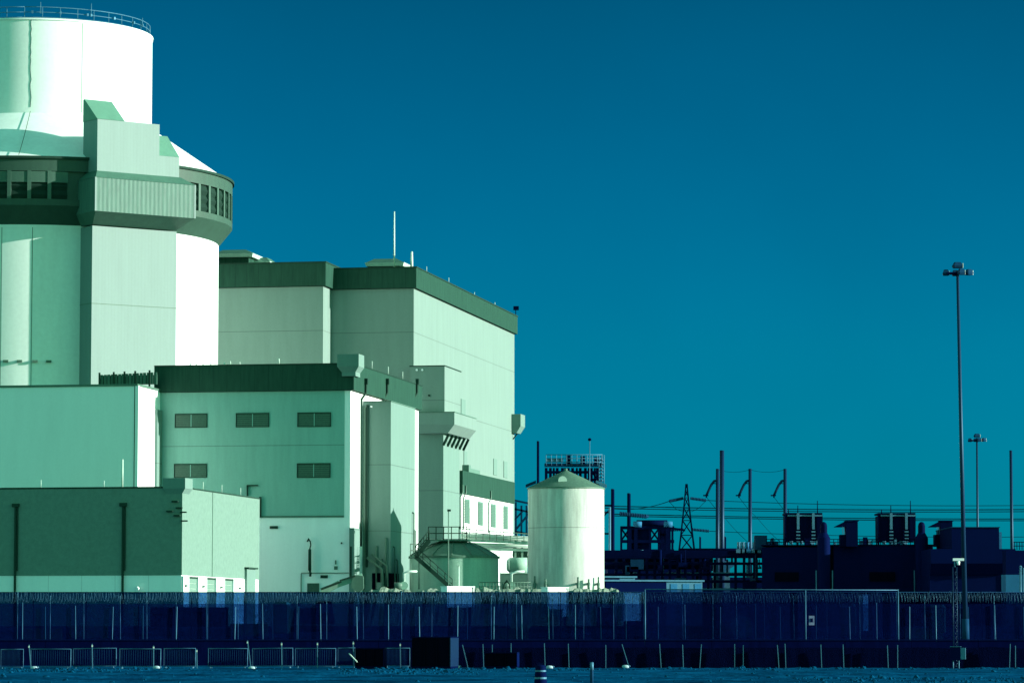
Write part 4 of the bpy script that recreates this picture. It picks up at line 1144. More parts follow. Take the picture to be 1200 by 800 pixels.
for y in (635, 639.5): hm.tube([fr.p(Lx(1187), -.9, zat(HY, y)), fr.p(Lx(1212), -.9, zat(HY, y))], .05, 5)
hm.build('handrail', M['navy_dark'], t)
t = thing('process_skid', 'teal tank skid with pale pipes beyond the overhanging building', 'process skid', at(1192, 735, 425))
fr = Frame(at(1179, 700, 425).x, 425, 0); s = 425 / F_PX
MB().box(fr, 0, 3.5, 0, 4, GRADE - .2, zat(425, 673)).build('tank', M['teal'], t)
for px in (1196, 1199.5): MB().cyl(at(px, 735, 424), at(px, 665, 424), .14, .14, 8).build('pipe', M['galv'], t)
for px, py in ((1196, 664), (1196, 668)):
    q = at(px, py, 424); MB().lathe(q, [(.01, q.z - .2), (.2, q.z), (.01, q.z + .2)], 10).build('valve', M['galv'], t)
MB().box(fr, .3, 3.5, 2, 5, zat(425, 673), zat(425, 644)).build('frame_box', M['navy'], t)

# ================================================================== light masts
def light_mast(pxt, pxb, yt, Y, label, r, k=1.0):
    q = at(pxb, 741, Y)
    t = thing('light_mast', label, 'light mast', q, 'high light masts'); p_ = at(pxt, yt, Y)
    MB().cyl(q, p_ - Vector((0, 0, .3)), r, r * .55, 20).build('pole', M['mast'], t)
    cr_ = MB().box(Frame(p_.x, p_.y, 12), -.95 * k, .95 * k, -.12, .12, p_.z - .75 * k, p_.z - .55 * k).box(Frame(p_.x, p_.y, 102), -.95 * k, .95 * k, -.12, .12, p_.z - .76 * k, p_.z - .54 * k).build('crossarm', M['navy_dark'], t)
    for ax, ay, dz, rot in ((-.98, 0, -.55, 0), (.98, .1, -.5, 30), (.22, -.75, -.55, 15), (-.1, .8, -.5, 0), (.0, 0, .08, 10)):
        f_ = Frame(p_.x + ax * k, p_.y + ay * k, rot)
        w_ = .26 * k if dz < 0 else .38 * k
        z0 = p_.z + (dz - .28) * k
        lm = MB().loft(f_, (-w_ * .8, w_ * .8, -w_ * .8, w_ * .8, z0), (-w_, w_, -w_, w_, z0 + .18 * k)).loft(f_, (-w_, w_, -w_, w_, z0 + .181 * k), (-w_ * .6, w_ * .6, -w_ * .6, w_ * .6, z0 + .5 * k)).build('lamp_head', M['blue_steel'], t)
        MB().box(f_, w_ * 1.01, w_ * 1.12, -w_ * .8, w_ * .8, z0 + .01, z0 + .4 * k).build('glare_shield', M['pale_steel'], lm)
    MB().cyl(q - Vector((0, 0, .6)), q + Vector((0, 0, .9)), r * 1.5, r * 1.4, 14).build('base', M['blue_steel'], t)
    return t
light_mast(1122, 1131.5, 311.5, 231.5, 'tallest light mast with clustered floodlights, standing alone against the sky', .165, .77)
light_mast(1144.8, 1146.5, 510.5, 545, 'smaller distant light mast behind the overhanging dark building', .24, 1.1)

# ================================================================== things behind the fence
def simple_box(name, label, cat, px0, px1, y0, y1, Y, dep, m, base=None, ang=0):
    q = at(px0, y1, Y); fr = Frame(q.x, q.y, ang); w_ = (px1 - px0) * Y / F_PX
    zb_ = q.z if base is None else base
    t = thing(name, label, cat, (q.x + w_ / 2, Y, zb_))
    return t, fr, w_, zb_, zat(Y, y0)


def container(label, px0, px1, y0, y1, Y, m='black'):
    t, fr, w_, z0, z1_ = simple_box('storage_container', label, 'container', px0, px1, y0, y1, Y, 2.4, m)
    bm_ = MB().box(fr, .04, w_ - .04, .04, 2.4, z0 + .12, z1_ - .1)
    bm_.build('body', M[m], t)
    rbm = MB(); n_ = max(6, int(w_ / .3))
    for k in range(n_): rbm.box(fr, .1 + (w_ - .2) * k / n_, .1 + (w_ - .2) * (k + .5) / n_, .0, .038, z0 + .13, z1_ - .11)
    rbm.build('corrugation', M[m], t)
    MB().box(fr, 0, w_, 0, 2.44, z1_ - .098, z1_).build('top_rail', M['navy_dark'], t)
    MB().box(fr, 0, w_, 0, 2.44, z0, z0 + .118).build('bottom_rail', M['navy_dark'], t)
    for a_ in (0, w_ - .1): MB().box(fr, a_, a_ + .1, -.02, .1, z0 + .119, z1_ - .1).build('corner_post', M['navy_dark'], t)
container('dark shipping container behind the fence below the roller doors', 176, 265, 711, 734, 286)


def cabinet(label, px0, px1, y0, y1, Y, feet=True):
    t, fr, w_, z0, z1_ = simple_box('equipment_cabinet', label, 'cabinet', px0, px1, y0, y1, Y, 1.0, 'white_box', None, 27)
    MB().box(fr, 0, w_, 0, 1.2, z0, z1_).build('body', M['white_box'], t)
    MB().box(fr, -.05, w_ + .05, -.05, 1.25, z1_ + .003, z1_ + .08).build('lid', M['white_box'], t)
    for k in range(2):
        MB().box(fr, w_ * (.05 + .48 * k), w_ * (.47 + .48 * k), -.03, -.003, z0 + .1, z1_ - .12).build('door', M['white_box'], t)
    MB().box(fr, w_ * .93, w_ * .955, -.06, -.032, z0, z1_).build('conduit', M['dark_trim'], t)
    for k in (.1, .85): MB().box(fr, w_ * k, w_ * k + .12, .1, .3, min(GRADE, z0) - .4, z0 - .003).build('leg', M['navy_dark'], t)
cabinet('wide white equipment cabinet in front of the domed tank', 524, 559.5, 687.5, 711, 304)
cabinet('white equipment cabinet at the foot of the tall tank', 642, 669, 688.5, 722, 302)
cabinet('white equipment cabinet with dark bars beyond the tall tank', 731, 754, 695.5, 727, 300)

# excavator behind the fence
ex = thing('excavator', 'excavator behind the fence with its long arm reaching toward the stair tower', 'excavator', at(372, 745, 292))
X = lambda px, py, dy=0: at(px, py, 292 + dy)
for dy in (-1.1, 1.1):
    m_ = MB(); a_, b_ = X(345, 738, dy), X(385, 738, dy)
    m_.box(Frame(a_.x, a_.y, 0), 0, b_.x - a_.x, -.3, .3, a_.z - .42, a_.z + .42).cyl(a_ + Vector((0, -.3, 0)), a_ + Vector((0, .3, 0)), .42, .42, 16).cyl(b_ + Vector((0, -.3, 0)), b_ + Vector((0, .3, 0)), .42, .42, 16)
    m_.build('track', M['black'], ex)
a_ = X(343, 731); MB().loft(Frame(a_.x, a_.y, 0), (0, 2.9, -1.3, 1.3, a_.z), (.2, 2.8, -1.2, 1.2, a_.z + 1.3)).build('engine_housing', M['navy_dark'], ex)
a_ = X(372, 731, -.5); cb = MB().loft(Frame(a_.x, a_.y, 0), (0, 1.4, -.7, .7, a_.z), (.1, 1.1, -.65, .65, a_.z + 1.9)).build('cab', M['navy_dark'], ex)
a_ = X(375, 718, -1.25); MB().box(Frame(a_.x, a_.y, 0), 0, .8, 0, .05, a_.z, a_.z + .8).build('window', M['teal'], cb)
MB().bar(X(368, 728), X(377, 694), .7, .5).bar(X(377, 694), X(398, 683), .5, .5).build('boom', M['tank_low'], ex)
MB().bar(X(392, 686), X(425, 674.5), .35, .45).build('dipper_arm', M['tank_low'], ex)
MB().bar(X(376, 690, -.5), X(400, 681, -.5), .18).bar(X(398, 680, -.4), X(416, 674.5, -.4), .14).build('hydraulic_ram', M['dark_trim'], ex)
a_ = X(425, 676); MB().prism(Frame(a_.x - .45, a_.y, 90), [(-.5, a_.z + .1), (.3, a_.z + .2), (.5, a_.z - .8), (-.1, a_.z - 1.3), (-.55, a_.z - .9)], -.4, .4).build('bucket', M['green_steel'], ex)

# spoil heap that carries something tarped
t = thing('covered_machine', 'dark covered machine with a hose hoop behind the fence before the tall tank', 'machine', at(710, 742, 298))
q = at(698, 740, 298); MB().loft(Frame(q.x, q.y, 0), (0, 1.8, -1, 1, q.z), (.2, 1.5, -.7, .7, q.z + 2)).build('tarpaulin', M['black'], t)
MB().tube([at(699, 710, 297), at(699.5, 698, 297), at(702, 694, 297), at(704, 696, 297)], .07, 6).build('hose', M['navy_dark'], t)
# pale upright panel and small sign seen through the fence
t = thing('door_panel', 'sunlit white upright panel behind the fence below the cooler building', 'panel', at(1010, 735, 290))
q = at(1007.5, 735, 290); MB().box(Frame(q.x, q.y, -60), 0, .5, 0, .5, GRADE - .4, zat(290, 697)).build('leaf', M['white_box'], t)
MB().box(Frame(q.x, q.y, -60), -.03, .53, -.03, .53, zat(290, 697) + .003, zat(290, 697) + .06).build('cap', M['galv'], t)
t = thing('fence_sign', 'small white sign with dark middle hung on the fence mesh', 'sign', at(951, 727, 234.7))
q = at(948, 732, 234.6); w_ = .36
MB().box(Frame(q.x, q.y, 0), 0, w_, 0, .02, q.z, zat(234.6, 721)).build('board', M['white_box'], t)
MB().box(Frame(q.x, q.y, 0), .09, w_ - .1, -.012, -.002, q.z + .2, zat(234.6, 724)).build('panel', M['navy_dark'], t)

# ================================================================== perimeter fences
def fence(label, Y, z0, z1, zs_, x0, x1, step, off, screen, coil, rnd_, lean, name='security_fence', top_rail=False):
    t = thing(name, label, 'fence', (0, Y, z0))
    MB().add([(x0, Y + .06, z0 + .05), (x1, Y + .06, z0 + .05), (x1, Y + .06, zs_), (x0, Y + .06, zs_)], [(0, 1, 2, 3)]).build('windscreen', M[screen], t)
    x = x0 + off; k = 0
    while x < x1:
        h = z1 - rnd_.uniform(0, .25) if k % 2 else z1 - .3
        dx = rnd_.uniform(-lean, lean)
        MB().cyl((x, Y, z0 - .2), (x + dx, Y, h), .024, .024, 6).build('post', M[('galv', 'barricade_tube', 'blue_steel', 'galv')[rnd_.randrange(4)]], t)
        x += step * rnd_.uniform(.75, 1.25); k += 1
    for zz in ((z0 + .15,) + ((zs_,) if top_rail else ())):
        MB().cyl((x0, Y - .03, zz), (x1, Y - .03, zz), .03, .03, 6).build('rail', M['galv'] if top_rail else M['blue_steel'], t)
    if coil:
        for pitch, ph_, r_ in ((.19, 0, .36), (.27, 3, .30)):
            pts = []; xx = x0
            while xx < x1:
                a = (xx - x0) / pitch * 2 * math.pi + 6 * noise.noise((xx * .7, 7 + ph_, Y))
                rr = r_ * (1 + .6 * noise.noise((xx * 1.9, ph_, Y)))
                pts.append((xx + .06 * noise.noise((xx * 5, ph_, 2)), Y - .35 + rr * .7 * math.cos(a), zs_ - .36 + rr * math.sin(a) + .12 * noise.noise((xx * .4, 3 + ph_, Y)))); xx += pitch / 8
            MB().tube(pts, .006, 3).build('razor_wire', M['razor'], t)
    return t
fr_ = random.Random(11)
YB = 252.0
fence('tall rear security fence with razor wire coil and dark blue screen', YB, .8, zat(YB, 692.5), zat(YB, 693.6), -42, 42, 2.2, .7, 'fence_screen', True, fr_, .05)
MB_ = MB().add([(-42, YB + .4, zat(YB, 705)), (42, YB + .4, zat(YB, 705)), (42, YB + .4, zat(YB, 694)), (-42, YB + .4, zat(YB, 694))], [(0, 1, 2, 3)])
t = thing('chain_link_fence', 'taller chain link fence standing directly behind the razor wire', 'fence', (0, YB + .4, .8))
MB().add([(-42, YB + .4, .85), (42, YB + .4, .85), (42, YB + .4, zat(YB, 693.6)), (-42, YB + .4, zat(YB, 693.6))], [(0, 1, 2, 3)]).build('chain_link', M['razor_zone'], t)
MB().cyl((-42, YB + .38, zat(YB, 693.5)), (42, YB + .38, zat(YB, 693.5)), .03, .03, 6).build('rail', M['blue_steel'], t)
x = -41
while x < 42: MB().cyl((x, YB + .34, .6), (x, YB + .34, zat(YB, 692.8)), .035, .035, 6).build('post', M['blue_steel'], t); x += 3.7
YFN = 235.0
fence('lower front fence with slim pale posts before the razor wire fence', YFN, .1, zat(YFN, 705), zat(YFN, 707), -38, 38, 1.95, .5, 'barricade_mesh', False, fr_, .08)
# framed panel with a pale top rail
t = thing('fence_gate', 'wide framed gate with pale top rail in the fence below the cooler building', 'gate', at(880, 742, 234))
p0_, p1_ = at(756, 690, 233.6), at(1052.5, 691, 233.6)
MB().cyl(p0_, p1_, .03, .03, 6).build('rail', M['barricade_tube'], t)
for px in (756, 944, 1052.5): q = at(px, 690, 233.6); MB().cyl((q.x, q.y, 0.05), q, .035, .035, 6).build('post', M['barricade_tube'], t)
MB().add([(p0_.x, 233.7, .1), (p1_.x, 233.7, .1), (p1_.x, 233.7, p1_.z), (p0_.x, 233.7, p0_.z)], [(0, 1, 2, 3)]).build('chain_link', M['barricade_mesh'], t)

# dark vehicle barrier wall
t = thing('barrier_wall', 'long low dark barrier wall running below the fence posts', 'barrier', (0, 216, 0))
zt_b = zat(216, 748.5)
x = -40; k = 0
while x < 40:
    MB().loft(WORLD, (x, x + 3.98, 215.6, 216.5, -.1), (x, x + 3.98, 215.9, 216.3, zt_b - .08)).build('wall_segment', M['barrier'], t); x += 4
MB().box(WORLD, -40, 40, 215.85, 216.35, zt_b - .076, zt_b).build('coping', M['navy'], t)

# ================================================================== crowd barriers, silt fence, bits on the dirt
YC = 201.0
proto = None; slots = [(1, 27, 0), (36, 83, .01), (86, 136, -.02), (140, 188, .02), (192, 229, 0), (244, 290, .01), (296, 343, -.02), (346, 393, .01), (396, 416, 0), (452, 480, .01)]
ords = ['first', 'second', 'third', 'fourth', 'fifth', 'sixth', 'seventh', 'eighth', 'ninth', 'tenth']
W0 = 2.2
for i, (a_, b_, tl) in enumerate(slots):
    lab = ords[i] + ' steel crowd barrier along the row, counted from below the reactor'
    q = at(a_, 780, YC + .25 * (i % 3)); wd = (b_ - a_) * YC / F_PX
    if proto is None:
        t = proto = thing('crowd_barrier', lab, 'crowd barrier', (0, 0, 0), 'steel crowd barriers in a row')
        fm = MB()
        fm.tube([(0, 0, .12), (0, 0, 1.1), (W0, 0, 1.1), (W0, 0, .12), (0, 0, .12)], .025, 6); fm.build('frame', M['barricade_tube'], t)
        im = MB()
        for k in range(1, 18): im.cyl((W0 * k / 18, 0, .12), (W0 * k / 18, 0, 1.1), .011, .011, 4)
        im.build('infill_mesh', M['blue_steel'], t)
        MB().add([(0, .02, .12), (W0, .02, .12), (W0, .02, 1.09), (0, .02, 1.09)], [(0, 1, 2, 3)]).build('netting', M['barricade_mesh'], t)
        for xx in (.15, W0 - .15): MB().bar((xx, -.35, .03), (xx, .35, .03), .05).tube([(xx, 0, .03), (xx, 0, .14)], .025, 6).build('foot', M['galv'], t)
    else:
        t = copy_tree(proto); t['label'] = lab
    t.location = (q.x, q.y, ground_z(q.x, q.y)); t.scale = (wd / W0, 1, 1); t.rotation_euler = (0, tl * .5, rnd.uniform(-.06, .06))

sfn = thing('silt_fence', 'black silt fence fabric tied to leaning stakes along the dirt edge', 'silt fence', (0, 203, 0))
xa, xb = at(478, 780, 203).x, at(1210, 780, 203).x
vs = []; n_ = 120
for i in range(n_ + 1):
    x = xa + (xb - xa) * i / n_; dy = .05 * noise.noise((x * .8, 0, 1)); hz = 1.12 + .06 * noise.noise((x * .5, 2, 1))
    vs += [(x, 203 + dy, -.1), (x, 203 + dy * .4, hz * .5), (x, 203 - dy, hz)]
MB().add(vs, [(3 * i + k, 3 * i + 3 + k, 3 * i + 4 + k, 3 * i + 1 + k) for i in range(n_) for k in (0, 1)], True).build('fabric', M['silt'], sfn)
for pa, pb_ in ((542, 549), (566, 567), (577, 577), (599, 599), (638, 639), (666, 667), (710, 710), (729, 738), (773, 775), (800, 801), (822, 820), (861, 861), (871, 871), (911, 913), (920, 921), (962, 963), (988, 989), (1040, 1041), (1052, 1052), (1184, 1183), (1190, 1190)):
    a_, b_ = at(pa, 753 + rnd.uniform(0, 3), 202.7), at(pb_, 781, 202.7)
    b_.z = -.1
    MB().bar(a_, b_, .055, .04).build('stake', M['galv'], sfn)


def stake(pa, ya, pb_, label, Y=200.0):
    t = thing('marker_stake', label, 'stake', at(pb_, 781, Y)); a_, b_ = at(pa, ya, Y), at(pb_, 781, Y); b_.z = -.1
    MB().bar(a_, b_, .055, .05).build('post', M['galv'], t)
    MB().bar(a_ + Vector((0, 0, -.16)), a_ + Vector((0, 0, -.06)), .075, .065).build('tip_band', M['pale_steel'], t)
for pa, ya, pb_, lb in ((34, 755, 36.5, 'pale stake between the first and second crowd barriers'), (108, 754, 108.5, 'pale upright stake behind the third crowd barrier'), (180, 756, 180, 'pale stake between the third and fourth crowd barriers'), (230.5, 760, 231, 'pale stake ending the fifth crowd barrier'), (290, 750, 294.5, 'leaning pale stake beside the sixth crowd barrier'), (330, 752, 330.5, 'pale stake near the end of the seventh crowd barrier'), (372, 752, 372, 'pale stake in the middle of the eighth crowd barrier'), (414, 751, 414.5, 'pale stake behind the low crate'), (469, 753, 469.5, 'pale stake between the low crate and the big crate')):
    stake(pa, ya, pb_, lb)


def sandbag(px, py, label, Y=199.3):
    q = at(px, 781, Y); z0 = ground_z(q.x, Y); t = thing('sandbag', label, 'sandbag', (q.x, Y, z0))
    vs = []; fs = []; n_ = 12; m = 7
    for j in range(m):
        v = math.pi * j / (m - 1)
        for i in range(n_):
            u = 2 * math.pi * i / n_; w1 = abs(math.cos(u)) ** .7 * math.copysign(1, math.cos(u))
            vs.append((q.x + .2 * w1 * math.sin(v) ** .6, Y + .13 * math.sin(u) * math.sin(v) ** .6, z0 + .08 + .10 * math.cos(v) + .02 * noise.noise((i * .7, j, px))))
    fs = [(j * n_ + i, j * n_ + (i + 1) % n_, (j + 1) * n_ + (i + 1) % n_, (j + 1) * n_ + i) for j in range(m - 1) for i in range(n_)]
    MB().add(vs, fs, True).build('sack', M['sack'], t)
    MB().tube([(q.x + .18, Y, z0 + .09), (q.x + .25, Y, z0 + .14)], .045, 6).build('tied_neck', M['galv'], t)
for px, lb in ((40, 'white sandbag at the stake by the second crowd barrier'), (183.5, 'white sandbag at the foot of the fourth crowd barrier'), (295, 'white sandbag under the leaning stake by sixth barrier'), (494 + 41, 'white sandbag beside the big dark crate'), (644, 'white sandbag at the silt fence behind the traffic drum'), (733, 'white sandbag below the steeply leaning stake')):
    sandbag(px, 781, lb)


def crate(label, px0, px1, pxr, y0, Y, side):
    q = at(px0, 781, Y); fr = Frame(q.x, q.y, -9); w_ = run_to(fr.o, fr.u, px1, 770); d_ = max(.8, run_to(fr.p(w_, 0, 0), fr.v, pxr, 770)) if pxr else 1.2
    d_ = min(d_, 3.0)
    h = zat(Y, y0); t = thing('dark_crate', label, 'crate', (q.x, q.y, 0))
    MB().box(fr, .05, w_ - .05, .05, d_ - .05, .12, h - .05).build('body', M['black'], t)
    MB().box(fr, 0, w_, 0, d_, h - .048, h + .02).build('lid', M['navy_dark'], t)
    MB().box(fr, 0, w_, 0, d_, -.1, .118).build('skid', M['navy_dark'], t)
    MB().box(fr, w_ - .048, w_, .0, d_, .12, h - .05).build('side_panel', M[side], t)
    for a_ in (0, .3, .62): MB().box(fr, w_ * a_, w_ * a_ + .08, 0, .048, .12, h - .05).build('batten', M['black'], t)
    return t
crate('big dark crate with a teal sunlit end, standing on the dirt', 482.5, 528, 537.5, 746, 197, 'pole')
crate('small dark crate beside the big crate on the dirt edge', 568, 606, 608, 764, 199, 'navy')
crate('low dark crate with a pale stick leaning on it', 416, 450, 452.5, 759, 199, 'navy')
t = thing('wooden_stick', 'pale stick leaning against the low dark crate', 'stick', at(418, 775, 196.5))
MB().bar(at(409, 765, 197.5), at(418.5, 775, 197), .045).build('shaft', M['pale_steel'], t)
MB().bar(at(408.6, 764.6, 197.5), at(409.4, 765.5, 197.5), .06).build('tip', M['galv'], t)

# traffic drum and bollard in front
YD = 134.0
q = at(633.5, 800, YD); gz = ground_z(q.x, YD)
t = thing('traffic_drum', 'dark traffic drum with reflective bands standing on the near dirt', 'traffic drum', (q.x, YD, gz))
zt_d = zat(YD, 778); s = YD / F_PX; hd = zt_d - gz
MB().lathe(q, [(7.6 * s, gz + .02), (7.4 * s, gz + .3 * hd), (7.0 * s, gz + .33 * hd), (6.8 * s, gz + .6 * hd), (6.3 * s, gz + .63 * hd), (6.0 * s, gz + .92 * hd), (5.2 * s, zt_d - .03), (.01, zt_d)], 24).build('body', M['navy'], t)
for a_, b_, r_ in ((.36, .44, 7.05), (.68, .75, 6.4)): MB().lathe(q, [(r_ * s, gz + a_ * hd), (r_ * s, gz + b_ * hd)], 24).build('reflective_band', M['galv'], t)
MB().lathe(q, [(10 * s, gz - .05), (9.6 * s, gz + .06), (7.5 * s, gz + .07)], 24).build('rubber_base', M['black'], t)
MB().box(Frame(q.x, YD, 0), -.12, .12, -.02, .02, zt_d - .02, zt_d + .06).build('handle', M['navy_dark'], t)
YD = 142.0; q = at(693.5, 800, YD); gz = ground_z(q.x, YD); t = thing('marker_post', 'slim dark marker post with pale collar on the near dirt', 'marker post', (q.x, YD, gz))
zt_d = zat(YD, 775)
MB().cyl((q.x, YD, gz - .2), (q.x, YD, zt_d), .07, .065, 12).build('post', M['blue_steel'], t)
MB().cyl((q.x, YD, zt_d - .32), (q.x, YD, zt_d - .02), .075, .072, 12).build('collar', M['galv'], t)

# lattice camera mast with a cabinet, before the fence
q = at(1120, 781, 201)
t = thing('camera_mast', 'slim lattice camera mast with an equipment box low on it', 'camera mast', (q.x, 201, 0))
m_ = MB(); hw = .11; ztp = zat(201, 664)
cs = [(-hw, -hw), (hw, -hw), (hw, hw), (-hw, hw)]
for a_, b_ in cs: m_.cyl((q.x + a_, 201 + b_, -.1), (q.x + a_, 201 + b_, ztp), .018, .018, 5)
nz_ = int(ztp / .3)
for k in range(nz_):
    for i in range(4):
        a_, b_ = cs[i], cs[(i + 1) % 4]
        if k % 2: a_, b_ = b_, a_
        m_.cyl((q.x + a_[0], 201 + a_[1], k * .3), (q.x + b_[0], 201 + b_[1], k * .3 + .3), .011, .011, 4)
m_.build('lattice', M['pole'], t)
zc_ = zat(201, 655); MB().cyl((q.x, 201, ztp), (q.x, 201, zc_), .04, .04, 8).build('pole', M['galv'], t)
MB().box(Frame(q.x, 201, 0), -.1, .52, -.1, .1, zc_ - .08, zc_ + .06).build('arm', M['white_box'], t)
MB().cyl((q.x + .2, 201, zc_ - .1), (q.x + .2, 201, zc_ - .32), .11, .08, 10).build('dome_camera', M['white_box'], t)
zb0_, zb1_ = zat(200.6, 773), zat(200.6, 757.5)
bx = MB().box(Frame(q.x, 200.55, -9), -.33, .22, -.3, .2, zb0_, zb1_).build('cabinet', M['navy'], t)
MB().box(Frame(q.x, 200.55, -9), .223, .5, -.25, .2, zb0_ + .05, zb1_ - .05).build('side_box', M['galv'], t)
MB().box(Frame(q.x, 200.55, -9), -.36, .25, -.33, .23, zb1_ + .003, zb1_ + .03).build('lid', M['galv'], t)
for dx in (-.2, .12): MB().cyl((q.x + dx, 200.5, -.1), (q.x + dx, 200.5, zb0_), .03, .03, 6).build('leg', M['galv'], t)


# ================================================================== site clutter seen dimly through the fence
def jersey(px, Y, label):
    q = at(px, 735, Y); z0 = ground_z(q.x, Y); t = thing('jersey_barrier', label, 'barrier', (q.x, Y, z0), 'concrete barriers behind the fence')
    f_ = Frame(q.x, Y, 0)
    MB().loft(f_, (0, 3.0, -.3, .3, z0 - .05), (0, 3.0, -.12, .12, z0 + .45)).loft(f_, (0, 3.0, -.12, .12, z0 + .452), (0, 3.0, -.08, .08, z0 + .95)).build('body', M['green_steel'], t)
    for a_ in (.6, 2.1): MB().box(f_, a_, a_ + .35, -.31, -.302 + .1, z0, z0 + .1).build('drain_slot', M['black'], t)
for i, px in enumerate((28, 82, 270, 575, 780, 838, 1060)):
    jersey(px, 283 + (i % 3) * 2, ['pale concrete barrier behind the fence at the picture edge', 'pale concrete barrier under the first tall downpipe', 'pale concrete barrier beside the dark shipping container', 'pale concrete barrier between the two white cabinets', 'pale concrete barrier below the longer site cabin', 'pale concrete barrier before the dark cooler building', 'pale concrete barrier behind the gate near light mast'][i])


def spool(px, Y, r_, label):
    q = at(px, 735, Y); z0 = ground_z(q.x, Y); t = thing('cable_spool', label, 'cable spool', (q.x, Y, z0))
    for dy in (-.5, .5): MB().cyl((q.x, Y + dy - .05, z0 + r_), (q.x, Y + dy + .05, z0 + r_), r_, r_, 20).build('flange', M['tank_low'], t)
    MB().cyl((q.x, Y - .45, z0 + r_), (q.x, Y + .45, z0 + r_), r_ * .6, r_ * .6, 16).build('drum', M['dark_trim'], t)
spool(610, 290, 1.0, 'wooden cable spool seen through the fence before the pipe bridge')
spool(868, 285, .9, 'wooden cable spool seen through the fence below the pipe rack')


def light_tower(px, yt, Y, label):
    q = at(px, 735, Y); z0 = ground_z(q.x, Y); t = thing('portable_toilet', label, 'portable toilet', (q.x, Y, z0))
    h = zat(Y, yt) - z0; f_ = Frame(q.x, Y, -12)
    MB().box(f_, 0, 1.15, 0, 1.15, z0, z0 + h * .9).build('cabin', M['green_steel'], t)
    MB().loft(f_, (-.05, 1.2, -.05, 1.2, z0 + h * .9 + .003), (.15, 1.0, .15, 1.0, z0 + h)).build('roof', M['tank_low'], t)
    MB().box(f_, .12, 1.03, -.04, -.003, z0 + .1, z0 + h * .85).build('door', M['tank_low'], t)
light_tower(320, 705, 289, 'portable toilet behind the fence beside the porch of low building')
light_tower(985, 707, 287, 'portable toilet behind the fence next to the white upright panel')
light_tower(1090, 708, 290, 'portable toilet behind the fence below the second stack')


# ================================================================== clods and gravel on the disturbed dirt
def clods():
    rc = random.Random(5); m_ = MB()
    zones = [(0, 130, 178, 199, 260), (60, 200, 185, 199, 160), (395, 560, 172, 199, 620), (560, 700, 184, 199, 200), (700, 1200, 190, 201, 330), (930, 1210, 140, 160, 300), (0, 1200, 136, 200, 420)]
    for x0, x1, y0, y1, n_ in zones:
        for _ in range(n_):
            Y = rc.uniform(y0, y1); px = rc.uniform(x0, x1); q = at(px, 780, Y); z0 = ground_z(q.x, Y)
            r_ = min(.15, .02 + rc.expovariate(32)); sx, sy, sz = (rc.uniform(.7, 1.5) for _ in range(3)); a0 = rc.uniform(0, 6)
            vs = [(q.x, Y, z0 + r_ * .75 * sz)]
            for k in range(5):
                t = a0 + k * 1.2566; d_ = rc.uniform(.7, 1.2)
                vs.append((q.x + r_ * .7 * d_ * sx * math.cos(t), Y + r_ * .7 * d_ * sy * math.sin(t), z0 + r_ * sz * rc.uniform(.35, .65)))
            for k in range(5):
                t = a0 + k * 1.2566 + .5; d_ = rc.uniform(.9, 1.3)
                vs.append((q.x + r_ * d_ * sx * math.cos(t), Y + r_ * d_ * sy * math.sin(t), z0 - .03))
            fs = [(0, 1 + k, 1 + (k + 1) % 5) for k in range(5)]
            for k in range(5): fs += [(1 + k, 6 + k, 1 + (k + 1) % 5), (1 + (k + 1) % 5, 6 + k, 6 + (k + 1) % 5)]
            m_.add(vs, fs)
    o = m_.build('gravel_rubble', M['clod'], None, 'stuff'); o['label'] = 'scattered clods and gravel on the disturbed blue dirt'; o['category'] = 'rubble'
clods()

rp_ = random.Random(3)
rk = bpy.data.objects['pipe_rack']
for k in range(26):
    px = rp_.uniform(712, 892); y0 = rp_.choice((644, 649, 655, 661)); y1 = y0 + rp_.uniform(8, 34); dy = rp_.uniform(-.8, 3)
    pts = [at(px, y0, 470 + dy), at(px, y1, 470 + dy), at(px + rp_.uniform(-9, 9), y1 + .3, 470 + dy)]
    MB().tube(pts, rp_.uniform(.07, .2), 7).build('pipe', M[rp_.choice(('navy', 'navy_dark', 'blue_steel', 'pole', 'galv'))], rk)
for k in range(9):
    px = rp_.uniform(712, 885); y0 = rp_.uniform(655, 684); q = at(px, y0, 469)
    MB().box(Frame(q.x, q.y, 0), 0, rp_.uniform(.5, 1.8), 0, 1, q.z - rp_.uniform(.4, 1.4), q.z).build('valve_box', M[rp_.choice(('navy', 'navy_dark', 'blue_steel'))], rk)
cb_ = bpy.data.objects['cooler_building']
for a_, b_ in ((898, 958), (972, 1086)):
    hm = MB()
    for px in range(a_, b_, 5): hm.cyl(at(px, 639, 455), at(px, 631.5, 455), .05, .05, 5)
    for y in (631.5, 635): hm.tube([at(a_, y, 455), at(b_ - 2, y, 455)], .045, 5)
    hm.build('handrail', M['navy_dark'], cb_)
for k in range(16):
    px = rp_.uniform(896, 1088); q = at(px, 639, 457); h = rp_.uniform(.3, 1.3)
    MB().box(Frame(q.x, q.y, 0), 0, rp_.uniform(.2, 1.0), 0, 1, q.z - .1, q.z + h).build('roof_unit', M[rp_.choice(('navy', 'navy_dark', 'blue_steel', 'galv'))], cb_)
for px in (940, 951, 997, 1062): 
    MB().cyl(at(px, 742, 454.6), at(px, 641, 454.6), .12, .12, 7).build('downpipe', M['navy_dark'], cb_)
for y in (652, 661, 688): 
    MB().cyl(at(977, y, 454.8), at(1088, y, 454.8), .1, .1, 7).build('pipe', M['navy_dark'], cb_)


